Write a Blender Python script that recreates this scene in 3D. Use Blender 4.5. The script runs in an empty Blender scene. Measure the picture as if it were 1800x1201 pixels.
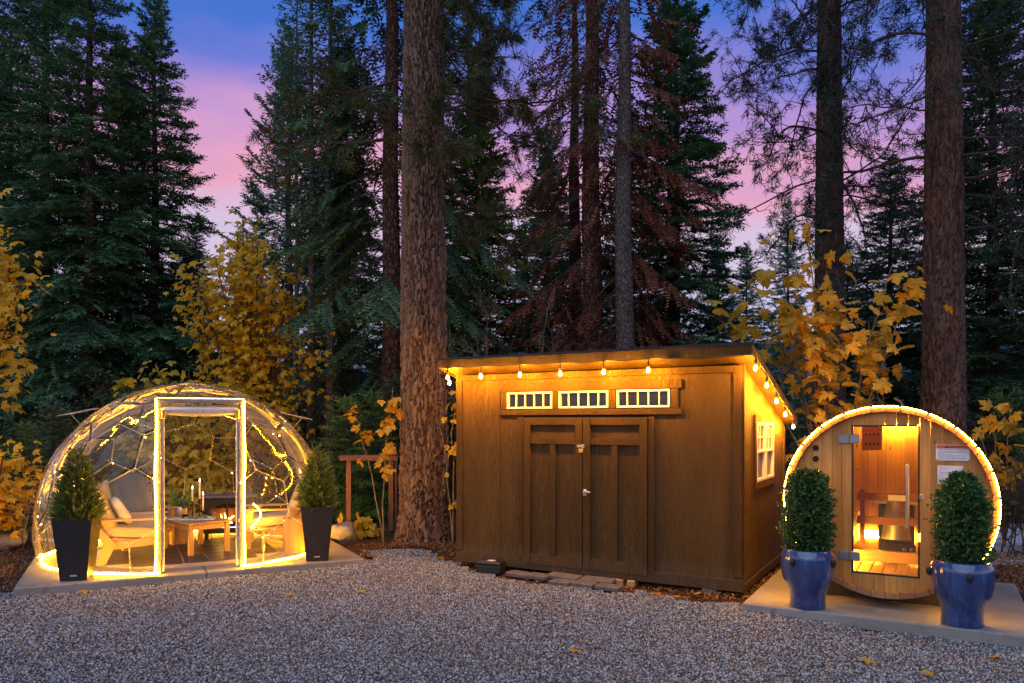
import bpy, math, random
import numpy as np
from mathutils import Vector, Matrix
R = math.radians
SC = bpy.context.scene
COL = SC.collection

# ------------------------------------------------------------------ camera, sky, sun, exposure
CAM_Z, FPX, HOR = 1.88, 1314.0, 743.0
cam_data = bpy.data.cameras.new('camera')
cam = bpy.data.objects.new('camera', cam_data)
COL.objects.link(cam)
cam.location = (0, 0, CAM_Z)
cam.rotation_euler = (R(90), 0, 0)
cam_data.sensor_width = 36.0
cam_data.lens = FPX / 1800 * 36
cam_data.shift_y = (HOR - 600.5) / 1800
cam_data.clip_end = 3000
cam_data.clip_start = 0.05
SC.camera = cam

SUN_EL, SUN_ROT = R(46), R(205)
world = bpy.data.worlds.new('World')
SC.world = world
world.use_nodes = True
wn = world.node_tree
for n in list(wn.nodes):
    wn.nodes.remove(n)
def wnode(t, **k):
    n = wn.nodes.new(t)
    for a, v in k.items():
        setattr(n, a, v)
    return n
sky = wnode('ShaderNodeTexSky', sky_type='NISHITA', sun_disc=False)
sky.sun_elevation = SUN_EL
sky.sun_rotation = SUN_ROT
bg_day = wnode('ShaderNodeBackground')
bg_day.inputs['Strength'].default_value = 0.012
wn.links.new(sky.outputs[0], bg_day.inputs['Color'])
tc = wnode('ShaderNodeTexCoord')
sep = wnode('ShaderNodeSeparateXYZ')
wn.links.new(tc.outputs['Generated'], sep.inputs[0])
# streaky dusk cloud: noise stretched along the horizon bends the colour bands a little
mp = wnode('ShaderNodeMapping')
mp.inputs['Scale'].default_value = (1.9, 1.9, 7.0)
mp.inputs['Rotation'].default_value = (R(4), R(5), 0)
wn.links.new(tc.outputs['Generated'], mp.inputs[0])
nz = wnode('ShaderNodeTexNoise')
nz.inputs['Scale'].default_value = 1.7
nz.inputs['Detail'].default_value = 5
wn.links.new(mp.outputs[0], nz.inputs['Vector'])
ma = wnode('ShaderNodeMath', operation='MULTIPLY_ADD')
ma.inputs[1].default_value = 0.22
wn.links.new(nz.outputs['Fac'], ma.inputs[0])
wn.links.new(sep.outputs['Z'], ma.inputs[2])
sub = wnode('ShaderNodeMath', operation='SUBTRACT')
sub.inputs[1].default_value = 0.11
wn.links.new(ma.outputs[0], sub.inputs[0])
ramp = wnode('ShaderNodeValToRGB')
wn.links.new(sub.outputs[0], ramp.inputs[0])
cr = ramp.color_ramp
stops = [(0.0, (.36, .44, .68)), (0.13, (.50, .50, .74)), (0.20, (.66, .52, .70)), (0.25, (.68, .50, .70)), (0.295, (.82, .36, .50)), (0.335, (.60, .31, .60)),
         (0.375, (.36, .24, .63)), (0.415, (.17, .19, .64)), (0.455, (.06, .16, .62)), (0.52, (.03, .15, .58)), (1.0, (.06, .20, .48))]
while len(cr.elements) < len(stops):
    cr.elements.new(0.5)
for e, (p, c) in zip(cr.elements, stops):
    e.position = p
    e.color = (*c, 1)
bg_dusk = wnode('ShaderNodeBackground')
bg_dusk.inputs['Strength'].default_value = 1.0
wn.links.new(ramp.outputs[0], bg_dusk.inputs['Color'])
add = wnode('ShaderNodeAddShader')
wn.links.new(bg_day.outputs[0], add.inputs[0])
wn.links.new(bg_dusk.outputs[0], add.inputs[1])
wo = wnode('ShaderNodeOutputWorld')
wn.links.new(add.outputs[0], wo.inputs[0])

sun_d = bpy.data.lights.new('sun', 'SUN')
sun_d.energy = 1.15
sun_d.angle = R(75)
sun_d.color = (0.83, 0.97, 1.0)
sun = bpy.data.objects.new('sun', sun_d)
COL.objects.link(sun)
# the afterglow comes from behind the camera, a little from its left
_az = R(205)
sd = Vector((math.sin(_az) * math.cos(SUN_EL), math.cos(_az) * math.cos(SUN_EL), math.sin(SUN_EL)))
sun.rotation_euler = sd.to_track_quat('Z', 'Y').to_euler()

SC.view_settings.view_transform = 'Standard'
SC.view_settings.look = 'None'
SC.view_settings.exposure = 0.0
SC.view_settings.gamma = 1.0
SC.view_settings.use_curve_mapping = False
try:
    SC.cycles.max_bounces = 10
    SC.cycles.diffuse_bounces = 3
    SC.cycles.glossy_bounces = 3
    SC.cycles.transmission_bounces = 6
    SC.cycles.transparent_max_bounces = 28
    SC.cycles.sample_clamp_indirect = 4.0
    SC.cycles.caustics_reflective = False
    SC.cycles.caustics_refractive = False
except Exception:
    pass

def at(px, py, Y):
    """the point at distance Y along the view axis that the photograph shows at pixel px, py"""
    return Vector(((px - 900) / FPX * Y, Y, CAM_Z - (py - HOR) / FPX * Y))

# ------------------------------------------------------------------ helpers
def tag(o, label=None, cat=None, group=None, kind=None):
    if label: o['label'] = label
    if cat: o['category'] = cat
    if group: o['group'] = group
    if kind: o['kind'] = kind
    return o

def empty(name, loc, rz=0.0, label=None, cat=None, group=None):
    o = bpy.data.objects.new(name, None)
    COL.objects.link(o)
    o.location = loc
    o.rotation_euler = (0, 0, rz)
    o.empty_display_size = 0.1
    return tag(o, label, cat, group)

def children(o):
    return list(o.children)

def copy_tree(o, parent=None):
    c = o.copy()
    COL.objects.link(c)
    c.parent = parent
    for ch in children(o):
        copy_tree(ch, c)
    return c

class MB:
    """collects geometry for one mesh object"""
    def __init__(self, xf=None):
        self.v, self.f, self.m, self.s, self.n = [], [], [], [], 0
        self.t = []
        self.xf = xf
    def add(self, verts, faces, mi=0, smooth=False, tint=None):
        v = np.asarray(verts, dtype=np.float64).reshape(-1, 3)
        if self.xf is not None:
            M = np.array(self.xf)
            v = v @ M[:3, :3].T + M[:3, 3]
        if isinstance(faces, np.ndarray):
            self.f.append(faces + self.n)
            k = len(faces)
        else:
            k = len(faces)
            self.f.extend([[i + self.n for i in f] for f in faces])
        self.m.append(np.full(k, mi, dtype=np.int32))
        self.s.append(np.full(k, smooth, dtype=bool))
        self.v.append(v)
        self.t.append(np.full(len(v), 0.5) if tint is None else np.broadcast_to(tint, (len(v),)))
        self.n += len(v)
        return self
    def box(self, c, s, b=0.0, rot=None, mi=0, taper=None):
        hx, hy, hz = s[0] / 2, s[1] / 2, s[2] / 2
        b = min(b, hx * .9, hy * .9, hz * .9)
        vs, fs = [], []
        if b <= 0:
            for sx in (-1, 1):
                for sy in (-1, 1):
                    for sz in (-1, 1):
                        vs.append((sx * hx, sy * hy, sz * hz))
            fs = [(0, 1, 3, 2), (4, 6, 7, 5), (0, 4, 5, 1), (2, 3, 7, 6), (0, 2, 6, 4), (1, 5, 7, 3)]
        else:
            idx = {}
            for sx in (-1, 1):
                for sy in (-1, 1):
                    for sz in (-1, 1):
                        for a in range(3):
                            h = [hx - b, hy - b, hz - b]
                            h[a] += b
                            idx[(sx, sy, sz, a)] = len(vs)
                            vs.append((sx * h[0], sy * h[1], sz * h[2]))
            P = [(-1, -1), (1, -1), (1, 1), (-1, 1)]
            for a in range(3):
                o1, o2 = [i for i in range(3) if i != a]
                for sgn in (-1, 1):
                    q = []
                    for p in P:
                        k = [0, 0, 0]
                        k[a], k[o1], k[o2] = sgn, p[0], p[1]
                        q.append(idx[(*k, a)])
                    fs.append(q)
            for a in range(3):
                o1, o2 = [i for i in range(3) if i != a]
                for s1 in (-1, 1):
                    for s2 in (-1, 1):
                        k1, k2 = [0, 0, 0], [0, 0, 0]
                        k1[o1], k1[o2], k1[a] = s1, s2, -1
                        k2[o1], k2[o2], k2[a] = s1, s2, 1
                        fs.append([idx[(*k1, o1)], idx[(*k2, o1)], idx[(*k2, o2)], idx[(*k1, o2)]])
            for sx in (-1, 1):
                for sy in (-1, 1):
                    for sz in (-1, 1):
                        fs.append([idx[(sx, sy, sz, a)] for a in range(3)])
        v = np.array(vs)
        if taper:  # scale of the top relative to the bottom
            k = 1 + (taper - 1) * (v[:, 2] / (2 * hz) + .5)
            v[:, 0] *= k
            v[:, 1] *= k
        if rot is not None:
            v = v @ np.array(Matrix(rot).to_3x3() if not hasattr(rot, 'to_matrix') else rot.to_matrix()).T
        return self.add(v + np.array(c), fs, mi)
    def tube(self, pts, rad, n=6, mi=0, closed=False, cap=True, smooth=True):
        P = np.array([tuple(p) for p in pts], dtype=float)
        k = len(P)
        rad = np.broadcast_to(np.asarray(rad, dtype=float), (k,))
        if closed:
            T = np.roll(P, -1, 0) - np.roll(P, 1, 0)
        else:
            T = np.gradient(P, axis=0)
        T /= np.linalg.norm(T, axis=1)[:, None] + 1e-9
        ref = np.array([0, 0, 1.0])
        if np.abs(T @ ref).max() > .94:
            ref = np.array([1.0, 0.13, 0]) if np.abs(T @ np.array([1.0, .13, 0])).max() < .94 else np.array([.3, .9, .33])
        A = np.cross(T, ref)
        A /= np.linalg.norm(A, axis=1)[:, None] + 1e-9
        B = np.cross(T, A)
        ang = np.arange(n) * 2 * np.pi / n
        v = P[:, None] + rad[:, None, None] * (A[:, None] * np.cos(ang)[None, :, None] + B[:, None] * np.sin(ang)[None, :, None])
        i = np.arange(k if closed else k - 1)[:, None]
        j = np.arange(n)[None]
        i2, j2 = (i + 1) % k, (j + 1) % n
        f = np.stack([i * n + j, i * n + j2, i2 * n + j2, i2 * n + j], -1).reshape(-1, 4)
        self.add(v.reshape(-1, 3), f, mi, smooth)
        if cap and not closed:
            self.add(v[0], [list(range(n))], mi)
            self.add(v[-1], [list(range(n))[::-1]], mi)
        return self
    def lathe(self, prof, n=32, c=(0, 0, 0), mi=0, smooth=True, wob=None):
        pr = np.array(prof, dtype=float)
        a = np.arange(n) * 2 * np.pi / n
        rr = pr[:, 0][:, None] * np.ones(n)[None]
        if wob is not None:
            rr = rr * (1 + wob * np.sin(a * 3 + 1)[None] * np.sin(pr[:, 1] * 7)[:, None])
        v = np.stack([rr * np.cos(a), rr * np.sin(a), np.repeat(pr[:, 1][:, None], n, 1)], -1)
        k = len(pr)
        i = np.arange(k - 1)[:, None]
        j = np.arange(n)[None]
        j2 = (j + 1) % n
        f = np.stack([i * n + j, i * n + j2, (i + 1) * n + j2, (i + 1) * n + j], -1).reshape(-1, 4)
        return self.add(v.reshape(-1, 3) + np.array(c), f, mi, smooth)
    def prism(self, poly, a, b, axis=2, mi=0):
        """polygon in the two other axes, extruded from a to b along axis"""
        n = len(poly)
        o = [i for i in range(3) if i != axis]
        v = np.zeros((2 * n, 3))
        for k, (x, y) in enumerate(poly):
            v[k, o[0]], v[k, o[1]], v[k, axis] = x, y, a
            v[n + k, o[0]], v[n + k, o[1]], v[n + k, axis] = x, y, b
        f = [list(range(n))[::-1], list(range(n, 2 * n))]
        for k in range(n):
            q = (k + 1) % n
            f.append([k, q, n + q, n + k])
        return self.add(v, f, mi)
    def soft(self, c, s, e=0.45, n=(20, 12), rot=None, mi=0, pinch=0.0):
        """rounded cushion: a superellipsoid"""
        u = np.linspace(-np.pi, np.pi, n[0], endpoint=False)
        w = np.linspace(-np.pi / 2, np.pi / 2, n[1])
        def p(x): return np.sign(x) * np.abs(x) ** e
        cu, su, cw, sw = p(np.cos(u)), p(np.sin(u)), p(np.cos(w)), p(np.sin(w))
        X = cw[:, None] * cu[None] * s[0] / 2
        Y = cw[:, None] * su[None] * s[1] / 2
        Z = sw[:, None] * np.ones_like(cu)[None] * s[2] / 2
        if pinch:
            d = (2 * X / s[0]) ** 2 * (2 * Y / s[1]) ** 2
            Z = Z * (1 - pinch * d)
        v = np.stack([X, Y, Z], -1).reshape(-1, 3)
        if rot is not None:
            v = v @ np.array(Matrix(rot).to_3x3()).T
        i = np.arange(n[1] - 1)[:, None]
        j = np.arange(n[0])[None]
        j2 = (j + 1) % n[0]
        f = np.stack([i * n[0] + j, i * n[0] + j2, (i + 1) * n[0] + j2, (i + 1) * n[0] + j], -1).reshape(-1, 4)
        return self.add(v + np.array(c), f, mi, True)
    def mesh(self, name, mats):
        me = bpy.data.meshes.new(name)
        V = np.concatenate(self.v) if self.v else np.zeros((0, 3))
        loops, tot = [], []
        for f in self.f:
            if isinstance(f, np.ndarray):
                loops.append(f.reshape(-1))
                tot.append(np.full(len(f), f.shape[1]))
            else:
                loops.append(np.array(f))
                tot.append(np.array([len(f)]))
        loops = np.concatenate(loops)
        tot = np.concatenate(tot)
        me.vertices.add(len(V))
        me.vertices.foreach_set('co', V.astype(np.float32).ravel())
        me.loops.add(len(loops))
        me.loops.foreach_set('vertex_index', loops.astype(np.int32))
        me.polygons.add(len(tot))
        st = np.concatenate([[0], np.cumsum(tot)[:-1]])
        me.polygons.foreach_set('loop_start', st.astype(np.int32))
        me.polygons.foreach_set('loop_total', tot.astype(np.int32))
        me.polygons.foreach_set('material_index', np.concatenate(self.m))
        me.polygons.foreach_set('use_smooth', np.concatenate(self.s))
        at_ = me.attributes.new('tint', 'FLOAT', 'POINT')
        at_.data.foreach_set('value', np.concatenate(self.t).astype(np.float32))
        me.update(calc_edges=True)
        me.validate()
        for m in (mats if isinstance(mats, (list, tuple)) else [mats]):
            me.materials.append(m)
        return me
    def build(self, name, mats, parent=None, loc=None, rot=None):
        o = bpy.data.objects.new(name, self.mesh(name, mats))
        COL.objects.link(o)
        if parent is not None:
            o.parent = parent
        if loc is not None:
            o.location = loc
        if rot is not None:
            o.rotation_euler = rot
        return o

def inst(name, me, parent=None, loc=(0, 0, 0), rot=(0, 0, 0), scale=(1, 1, 1), M=None):
    o = bpy.data.objects.new(name, me)
    COL.objects.link(o)
    o.parent = parent
    if M is not None:
        o.matrix_local = M
    else:
        o.location, o.rotation_euler, o.scale = loc, rot, scale
    return o

# ------------------------------------------------------------------ materials
class Mat:
    def __init__(self, name):
        self.m = bpy.data.materials.new(name)
        self.m.use_nodes = True
        self.t = self.m.node_tree
        self.b = self.t.nodes['Principled BSDF']
        self.out = self.t.nodes['Material Output']
    def n(self, t, ins=None, **k):
        x = self.t.nodes.new(t)
        for a, v in k.items():
            setattr(x, a, v)
        for a, v in (ins or {}).items():
            if isinstance(v, bpy.types.NodeSocket):
                self.t.links.new(v, x.inputs[a])
            else:
                x.inputs[a].default_value = v
        return x
    def link(self, a, b):
        self.t.links.new(a, b)
    def set(self, **k):
        for a, v in k.items():
            s = self.b.inputs[a.replace('_', ' ')]
            if isinstance(v, bpy.types.NodeSocket):
                self.t.links.new(v, s)
            else:
                s.default_value = v
        return self
    def coords(self, scale=(1, 1, 1), kind='Object', rnd=False):
        tcn = self.n('ShaderNodeTexCoord')
        src = tcn.outputs[kind]
        if rnd:
            oi = self.n('ShaderNodeObjectInfo')
            sc_ = self.n('ShaderNodeMath', {0: oi.outputs['Random'], 1: 37.0}, operation='MULTIPLY')
            src = self.n('ShaderNodeVectorMath', {0: src, 1: sc_.outputs[0]}, operation='ADD').outputs[0]
        return self.n('ShaderNodeMapping', {'Vector': src, 'Scale': scale}).outputs[0]
    def noise(self, vec, scale, detail=3.0, rough=.55, dist=0.0):
        return self.n('ShaderNodeTexNoise', {'Vector': vec, 'Scale': scale, 'Detail': detail, 'Roughness': rough, 'Distortion': dist}).outputs['Fac']
    def ramp(self, fac, st):
        r = self.n('ShaderNodeValToRGB', {'Fac': fac})
        e = r.color_ramp.elements
        while len(e) < len(st):
            e.new(.5)
        for x, (p, c) in zip(e, st):
            x.position = p
            x.color = (*c, 1) if len(c) == 3 else c
        return r.outputs['Color']
    def mix(self, fac, a, b, mode='MIX'):
        x = self.n('ShaderNodeMix', data_type='RGBA', blend_type=mode)
        for s, v in ((x.inputs[0], fac), (x.inputs[6], a), (x.inputs[7], b)):
            if isinstance(v, bpy.types.NodeSocket):
                self.link(v, s)
            else:
                s.default_value = v if not isinstance(v, tuple) else ((*v, 1) if len(v) == 3 else v)
        return x.outputs[2]
    def math(self, op, a, b=0.0):
        return self.n('ShaderNodeMath', {0: a, 1: b}, operation=op).outputs[0]
    def bump(self, h, strength=.3, dist=.01, normal=None):
        ins = {'Height': h, 'Strength': strength, 'Distance': dist}
        if normal is not None:
            ins['Normal'] = normal
        o = self.n('ShaderNodeBump', ins).outputs[0]
        self.link(o, self.b.inputs['Normal'])
        return o
    def rand(self):
        return self.n('ShaderNodeObjectInfo').outputs['Random']
    def attr(self, name='tint'):
        return self.n('ShaderNodeAttribute', attribute_name=name).outputs['Fac']

def simple(name, col, rough=.5, metal=0.0, var=.12, scale=14, bump=0.0, **k):
    M = Mat(name)
    v = M.coords()
    nf = M.noise(v, scale, 4)
    lo = tuple(c * (1 - var) for c in col)
    hi = tuple(min(1, c * (1 + var)) for c in col)
    M.set(Base_Color=M.ramp(nf, [(.3, lo), (.7, hi)]), Roughness=rough, Metallic=metal, **k)
    if bump:
        M.bump(nf, bump, .01)
    return M.m

def emissive(name, col, strength):
    M = Mat(name)
    M.set(Base_Color=(*col, 1), Emission_Color=(*col, 1), Emission_Strength=strength, Roughness=.6)
    return M.m

def wood(name, dark, light, axis=2, scale=1.0, rough=.6, knots=0.0, bump=.25, rnd=.35):
    M = Mat(name)
    s = [14 * scale] * 3
    s[axis] = .9 * scale
    v = M.coords(tuple(s), rnd=True)
    g = M.noise(v, 2.2, 5, .6, .6)
    s2 = [60 * scale] * 3
    s2[axis] = 2.0 * scale
    fine = M.noise(M.coords(tuple(s2), rnd=True), 1.5, 3)
    mid = tuple((a + b) / 2 for a, b in zip(dark, light))
    c = M.ramp(g, [(.25, dark), (.5, mid), (.72, light)])
    c = M.mix(M.math('MULTIPLY', fine, .35), c, tuple(x * .55 for x in dark))
    # each board a shade of its own
    hs = M.n('ShaderNodeHueSaturation', {'Color': c, 'Value': M.math('MULTIPLY_ADD', M.rand(), rnd)})
    hs.inputs['Value'].links[0].from_node.inputs[2].default_value = 1 - rnd * .55
    c = hs.outputs[0]
    if knots:
        sk = [5.2] * 3
        sk[axis] = 2.6
        vo = M.n('ShaderNodeTexVoronoi', {'Vector': M.coords(tuple(sk), rnd=True), 'Scale': 1.5, 'Randomness': 1.0})
        k = M.ramp(vo.outputs['Distance'], [(knots * .55, (1, 1, 1)), (knots, (0, 0, 0))])
        c = M.mix(M.math('MULTIPLY', k, .85), c, (dark[0] * .22, dark[1] * .16, dark[2] * .14))
    M.set(Base_Color=c, Roughness=rough)
    M.bump(fine, bump, .004)
    return M.m

def foliage(name, dark, mid, light, trans=.22, rough=.55, spec=.3, use_rand=False):
    M = Mat(name)
    f = M.attr('tint')
    if use_rand:
        f = M.math('ADD', M.math('MULTIPLY', f, .4), M.math('MULTIPLY', M.rand(), .6))
    c = M.ramp(f, [(.12, dark), (.5, mid), (.9, light)])
    M.set(Base_Color=c, Roughness=rough, Specular_IOR_Level=spec)
    tr = M.n('ShaderNodeBsdfTranslucent', {'Color': c})
    mx = M.n('ShaderNodeMixShader', {0: trans})
    M.link(M.b.outputs[0], mx.inputs[1])
    M.link(tr.outputs[0], mx.inputs[2])
    M.link(mx.outputs[0], M.out.inputs[0])
    return M.m

def leaf_mat(name, stops_, trans=.35):
    """autumn leaf: colour by leaf, paler veins"""
    M = Mat(name)
    f = M.math('ADD', M.math('MULTIPLY', M.attr('tint'), .5), M.math('MULTIPLY', M.rand(), .5))
    c = M.ramp(f, stops_)
    nf = M.noise(M.coords((1, 1, 1), 'Object'), 9, 3)
    c = M.mix(M.math('MULTIPLY', nf, .35), c, tuple(x * .55 for x in stops_[0][1]))
    M.set(Base_Color=c, Roughness=.5, Specular_IOR_Level=.35)
    tr = M.n('ShaderNodeBsdfTranslucent', {'Color': c})
    mx = M.n('ShaderNodeMixShader', {0: trans})
    M.link(M.b.outputs[0], mx.inputs[1])
    M.link(tr.outputs[0], mx.inputs[2])
    M.link(mx.outputs[0], M.out.inputs[0])
    return M.m

def bark(name, crack, plate, light, vscale=(16, 16, 4.5), bump=.9, dist=.03):
    M = Mat(name)
    v = M.coords(vscale)
    d = M.noise(v, .8, 4, .6, .4)
    vd = M.n('ShaderNodeVectorMath', {0: v, 1: M.n('ShaderNodeTexNoise', {'Vector': v, 'Scale': 1.4, 'Detail': 3}).outputs['Color']}, operation='ADD').outputs[0]
    vo = M.n('ShaderNodeTexVoronoi', {'Vector': vd, 'Scale': 1.0}, feature='DISTANCE_TO_EDGE').outputs['Distance']
    e = M.ramp(vo, [(.02, (0, 0, 0)), (.22, (1, 1, 1))])
    c = M.ramp(d, [(.3, plate), (.72, light)])
    c = M.mix(e, crack, c)
    fine = M.noise(M.coords((40, 40, 22)), 1.5, 4)
    c = M.mix(M.math('MULTIPLY', fine, .5), c, tuple(x * .5 for x in plate))
    M.set(Base_Color=c, Roughness=.9, Specular_IOR_Level=.2)
    h = M.math('ADD', e, M.math('MULTIPLY', fine, .5))
    M.bump(h, bump, dist)
    return M.m

def film(name, haze=.05, base=.035, tint=(1, 1, 1), bscale=3.0, bstr=.35, ior=1.5, rough=.03):
    """clear PVC or glass sheet: mirror by Fresnel over see-through, plus a faint milkiness"""
    M = Mat(name)
    M.t.nodes.remove(M.b)
    v = M.coords((1, 1, 1))
    n1 = M.n('ShaderNodeTexNoise', {'Vector': v, 'Scale': bscale, 'Detail': 2.5, 'Distortion': .6})
    bp = M.n('ShaderNodeBump', {'Height': n1.outputs['Fac'], 'Strength': bstr, 'Distance': .12})
    gl = M.n('ShaderNodeBsdfGlossy', {'Roughness': rough, 'Normal': bp.outputs[0], 'Color': (.95, .95, .95, 1)})
    tp = M.n('ShaderNodeBsdfTransparent', {'Color': (*tint, 1)})
    fr = M.n('ShaderNodeLayerWeight', {'Blend': .16, 'Normal': bp.outputs[0]})
    fac = M.n('ShaderNodeMath', {0: fr.outputs['Facing'], 1: 3.2}, operation='POWER')
    fac = M.n('ShaderNodeMath', {0: fr.outputs['Fresnel'], 1: base}, operation='ADD', use_clamp=True)
    m1 = M.n('ShaderNodeMixShader', {0: fac.outputs[0], 1: tp.outputs[0], 2: gl.outputs[0]})
    df = M.n('ShaderNodeBsdfDiffuse', {'Color': (.7, .7, .7, 1)})
    tl = M.n('ShaderNodeBsdfTranslucent', {'Color': (.7, .7, .7, 1)})
    dd = M.n('ShaderNodeMixShader', {0: .5, 1: df.outputs[0], 2: tl.outputs[0]})
    sm = M.noise(v, 2.0, 4)
    hz = M.math('MULTIPLY', sm, haze * 2)  # milky share added so the sheet picks up the glow of the light strips
    m2 = M.n('ShaderNodeMixShader', {0: hz, 1: m1.outputs[0], 2: dd.outputs[0]})
    M.link(m2.outputs[0], M.out.inputs[0])
    return M.m
# ------------------------------------------------------------------ material library
WARM = (1.0, .60, .17)
m_led = emissive('led_glow', (1.0, .43, .02), 240)
m_led_dim = emissive('rope_light_glow', (1.0, .42, .028), 150)
m_bulb = emissive('bulb_glow', (1.0, .39, .017), 4600)
m_fairy = emissive('fairy_bulb_glow', (1.0, .55, .16), 30)
m_flame = emissive('flame_glow', (1.0, .50, .12), 14)
m_flame_core = emissive('flame_core_glow', (1.0, .78, .38), 26)
m_ember = emissive('ember_glow', (1.0, .28, .05), 5)
m_blue_flame = emissive('blue_flame_glow', (.25, .35, 1.0), 5)
m_sauna_led = emissive('sauna_led_glow', (1.0, .46, .03), 340)

m_concrete = None
def _concrete():
    M = Mat('concrete')
    v = M.coords()
    a = M.noise(v, 2.2, 6, .65)
    b = M.noise(v, 60, 3)
    c = M.ramp(a, [(.3, (.155, .145, .128)), (.5, (.25, .237, .215)), (.75, (.33, .318, .295))])
    c = M.mix(M.math('MULTIPLY', b, .28), c, (.2, .18, .16))
    st = M.ramp(M.noise(v, 5.5, 4), [(.62, (0, 0, 0)), (.72, (1, 1, 1))])
    c = M.mix(M.math('MULTIPLY', st, .6), c, (.13, .10, .07))
    big = M.ramp(M.noise(v, 1.1, 5, .7), [(.5, (0, 0, 0)), (.7, (.5, .5, .5))])
    c = M.mix(big, c, (.14, .125, .10))
    M.set(Base_Color=c, Roughness=M.math('MULTIPLY_ADD', a, .3))
    M.b.inputs['Roughness'].links[0].from_node.inputs[2].default_value = .45
    M.bump(M.math('ADD', b, a), .25, .004)
    return M.m
m_concrete = _concrete()

def _siding(name, base):
    M = Mat(name)
    g = M.noise(M.coords((30, 30, 2.6), 'Object'), 1.6, 5, .6, 1.4)
    e = M.noise(M.coords((90, 90, 14)), 1.2, 3)
    w = M.noise(M.coords((3.0, 3.0, .5)), 1.3, 4)
    lo, hi = tuple(x * .80 for x in base), tuple(x * 1.15 for x in base)
    c = M.ramp(w, [(.3, lo), (.7, hi)])
    sp = M.ramp(M.noise(M.coords((22, 22, 9)), 2.0, 2), [(.73, (0, 0, 0)), (.77, (1, 1, 1))])
    c = M.mix(M.math('MULTIPLY', sp, .3), c, (.16, .13, .10))
    zz = M.n('ShaderNodeSeparateXYZ', {0: M.n('ShaderNodeTexCoord').outputs['Object']}).outputs[2]
    dz_ = M.math('ADD', zz, M.math('MULTIPLY', M.noise(M.coords((2.2, 2.2, 1.2)), 3.0, 5, .7), -.5))
    c = M.mix(M.ramp(dz_, [(-.0, (.4, .4, .4)), (.1, (0, 0, 0))]), c, (.11, .08, .05))
    nx = M.n('ShaderNodeTexVoronoi', {'Vector': M.coords((5.0, 5.0, 5.0)), 'Scale': 1.0, 'Randomness': .35}).outputs['Distance']
    c = M.mix(M.ramp(nx, [(.028, (.8, .8, .8)), (.034, (0, 0, 0))]), c, tuple(x * .4 for x in base))
    M.set(Base_Color=c, Roughness=.68, Specular_IOR_Level=.18)
    ridge = M.ramp(g, [(.44, (0, 0, 0)), (.5, (1, 1, 1)), (.56, (0, 0, 0))])
    M.bump(M.math('ADD', ridge, M.math('MULTIPLY', e, .6)), .75, .008)
    return M.m
m_siding = _siding('brown_siding', (.082, .045, .0135))
m_trim = _siding('brown_trim', (.070, .037, .011))
m_roof = simple('dark_roofing', (.016, .013, .012), .8, var=.3, scale=30, bump=.3)
m_white = simple('white_vinyl', (.72, .70, .66), .35, var=.05)
m_steel = simple('brushed_steel', (.55, .55, .56), .32, .9, scale=40)
m_hinge = simple('grey_hinge_metal', (.30, .30, .31), .4, .8)
m_black = simple('black_plastic', (.012, .012, .013), .45, var=.2)
m_planter = simple('black_planter_resin', (.014, .013, .013), .5, var=.25, scale=8, bump=.05)
m_iron = simple('black_cast_iron', (.022, .02, .019), .6, .3, var=.3, scale=30, bump=.2)
m_dark_in = simple('dark_interior', (.03, .022, .016), .9)
m_glass = film('window_glass', .02, .06, (.35, .36, .36), 1.2, .05)
m_door_glass = film('clear_glass', .015, .03, (.92, .93, .92), 1.0, .02)
m_film = film('clear_vinyl_film', .03, .02, (.97, .96, .94), .8, .06, rough=.06)
m_film_top = film('crinkled_vinyl_film', .022, .05, (.96, .95, .94), 1.2, .26, rough=.03)
m_strut = film('clear_plastic_strut', .34, .18, (.95, .93, .88), 6.0, .3)
m_frame_grey = simple('grey_door_frame', (.24, .235, .23), .35, .35, var=.15, scale=22)
m_zip = simple('silver_vinyl_trim', (.52, .51, .5), .3, .4, var=.15, scale=25)
m_cedar = wood('cedar_board', (.50, .195, .03), (.70, .35, .075), 2, 1.0, .55, .10, rnd=.5)
m_cedar_in = wood('cedar_interior', (.46, .22, .06), (.66, .38, .13), 2, 1.0, .6, .11, rnd=.4)
m_cedar_h = wood('cedar_floor_slat', (.36, .17, .06), (.58, .32, .13), 1, 1.0, .6, .09, rnd=.4)
m_cedar_x = wood('cedar_cross_beam', (.32, .15, .055), (.54, .29, .12), 0, 1.0, .6, .08, rnd=.3)
m_stave = wood('cedar_stave', (.26, .11, .04), (.46, .22, .085), 1, 1.0, .6, .06, rnd=.4)
m_teak = wood('honey_wood', (.38, .20, .075), (.56, .33, .14), 0, 1.3, .5, 0, rnd=.2)
m_teak_z = wood('honey_wood_upright', (.38, .20, .075), (.56, .33, .14), 2, 1.3, .5, 0, rnd=.2)
m_stump = wood('stump_side', (.24, .13, .06), (.46, .28, .14), 2, .8, .7, 0)
m_trellis = wood('redwood_post', (.16, .06, .03), (.28, .115, .055), 2, 1.0, .7, 0, rnd=.2)
m_trellis_h = wood('redwood_beam', (.16, .06, .03), (.28, .115, .055), 0, 1.0, .7, .05, rnd=.2)
m_cushion = simple('tan_cushion_fabric', (.46, .36, .24), .95, var=.1, scale=120, bump=.15)
m_pillow = simple('cream_pillow_fabric', (.66, .60, .48), .95, var=.08, scale=90, bump=.2)
m_blanket = simple('grey_green_wool', (.07, .078, .062), 1.0, var=.25, scale=160, bump=.5)
m_wax = Mat('candle_wax').set(Base_Color=(.78, .66, .42, 1), Roughness=.4, Subsurface_Weight=.3).m
m_bottle = Mat('dark_green_bottle').set(Base_Color=(.008, .012, .006, 1), Roughness=.06, Specular_IOR_Level=.7).m
m_gold = simple('gold_label', (.55, .36, .08), .4, .3)
m_tile = simple('dark_floor_tile', (.055, .045, .04), .42, var=.35, scale=9, bump=.15)
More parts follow.
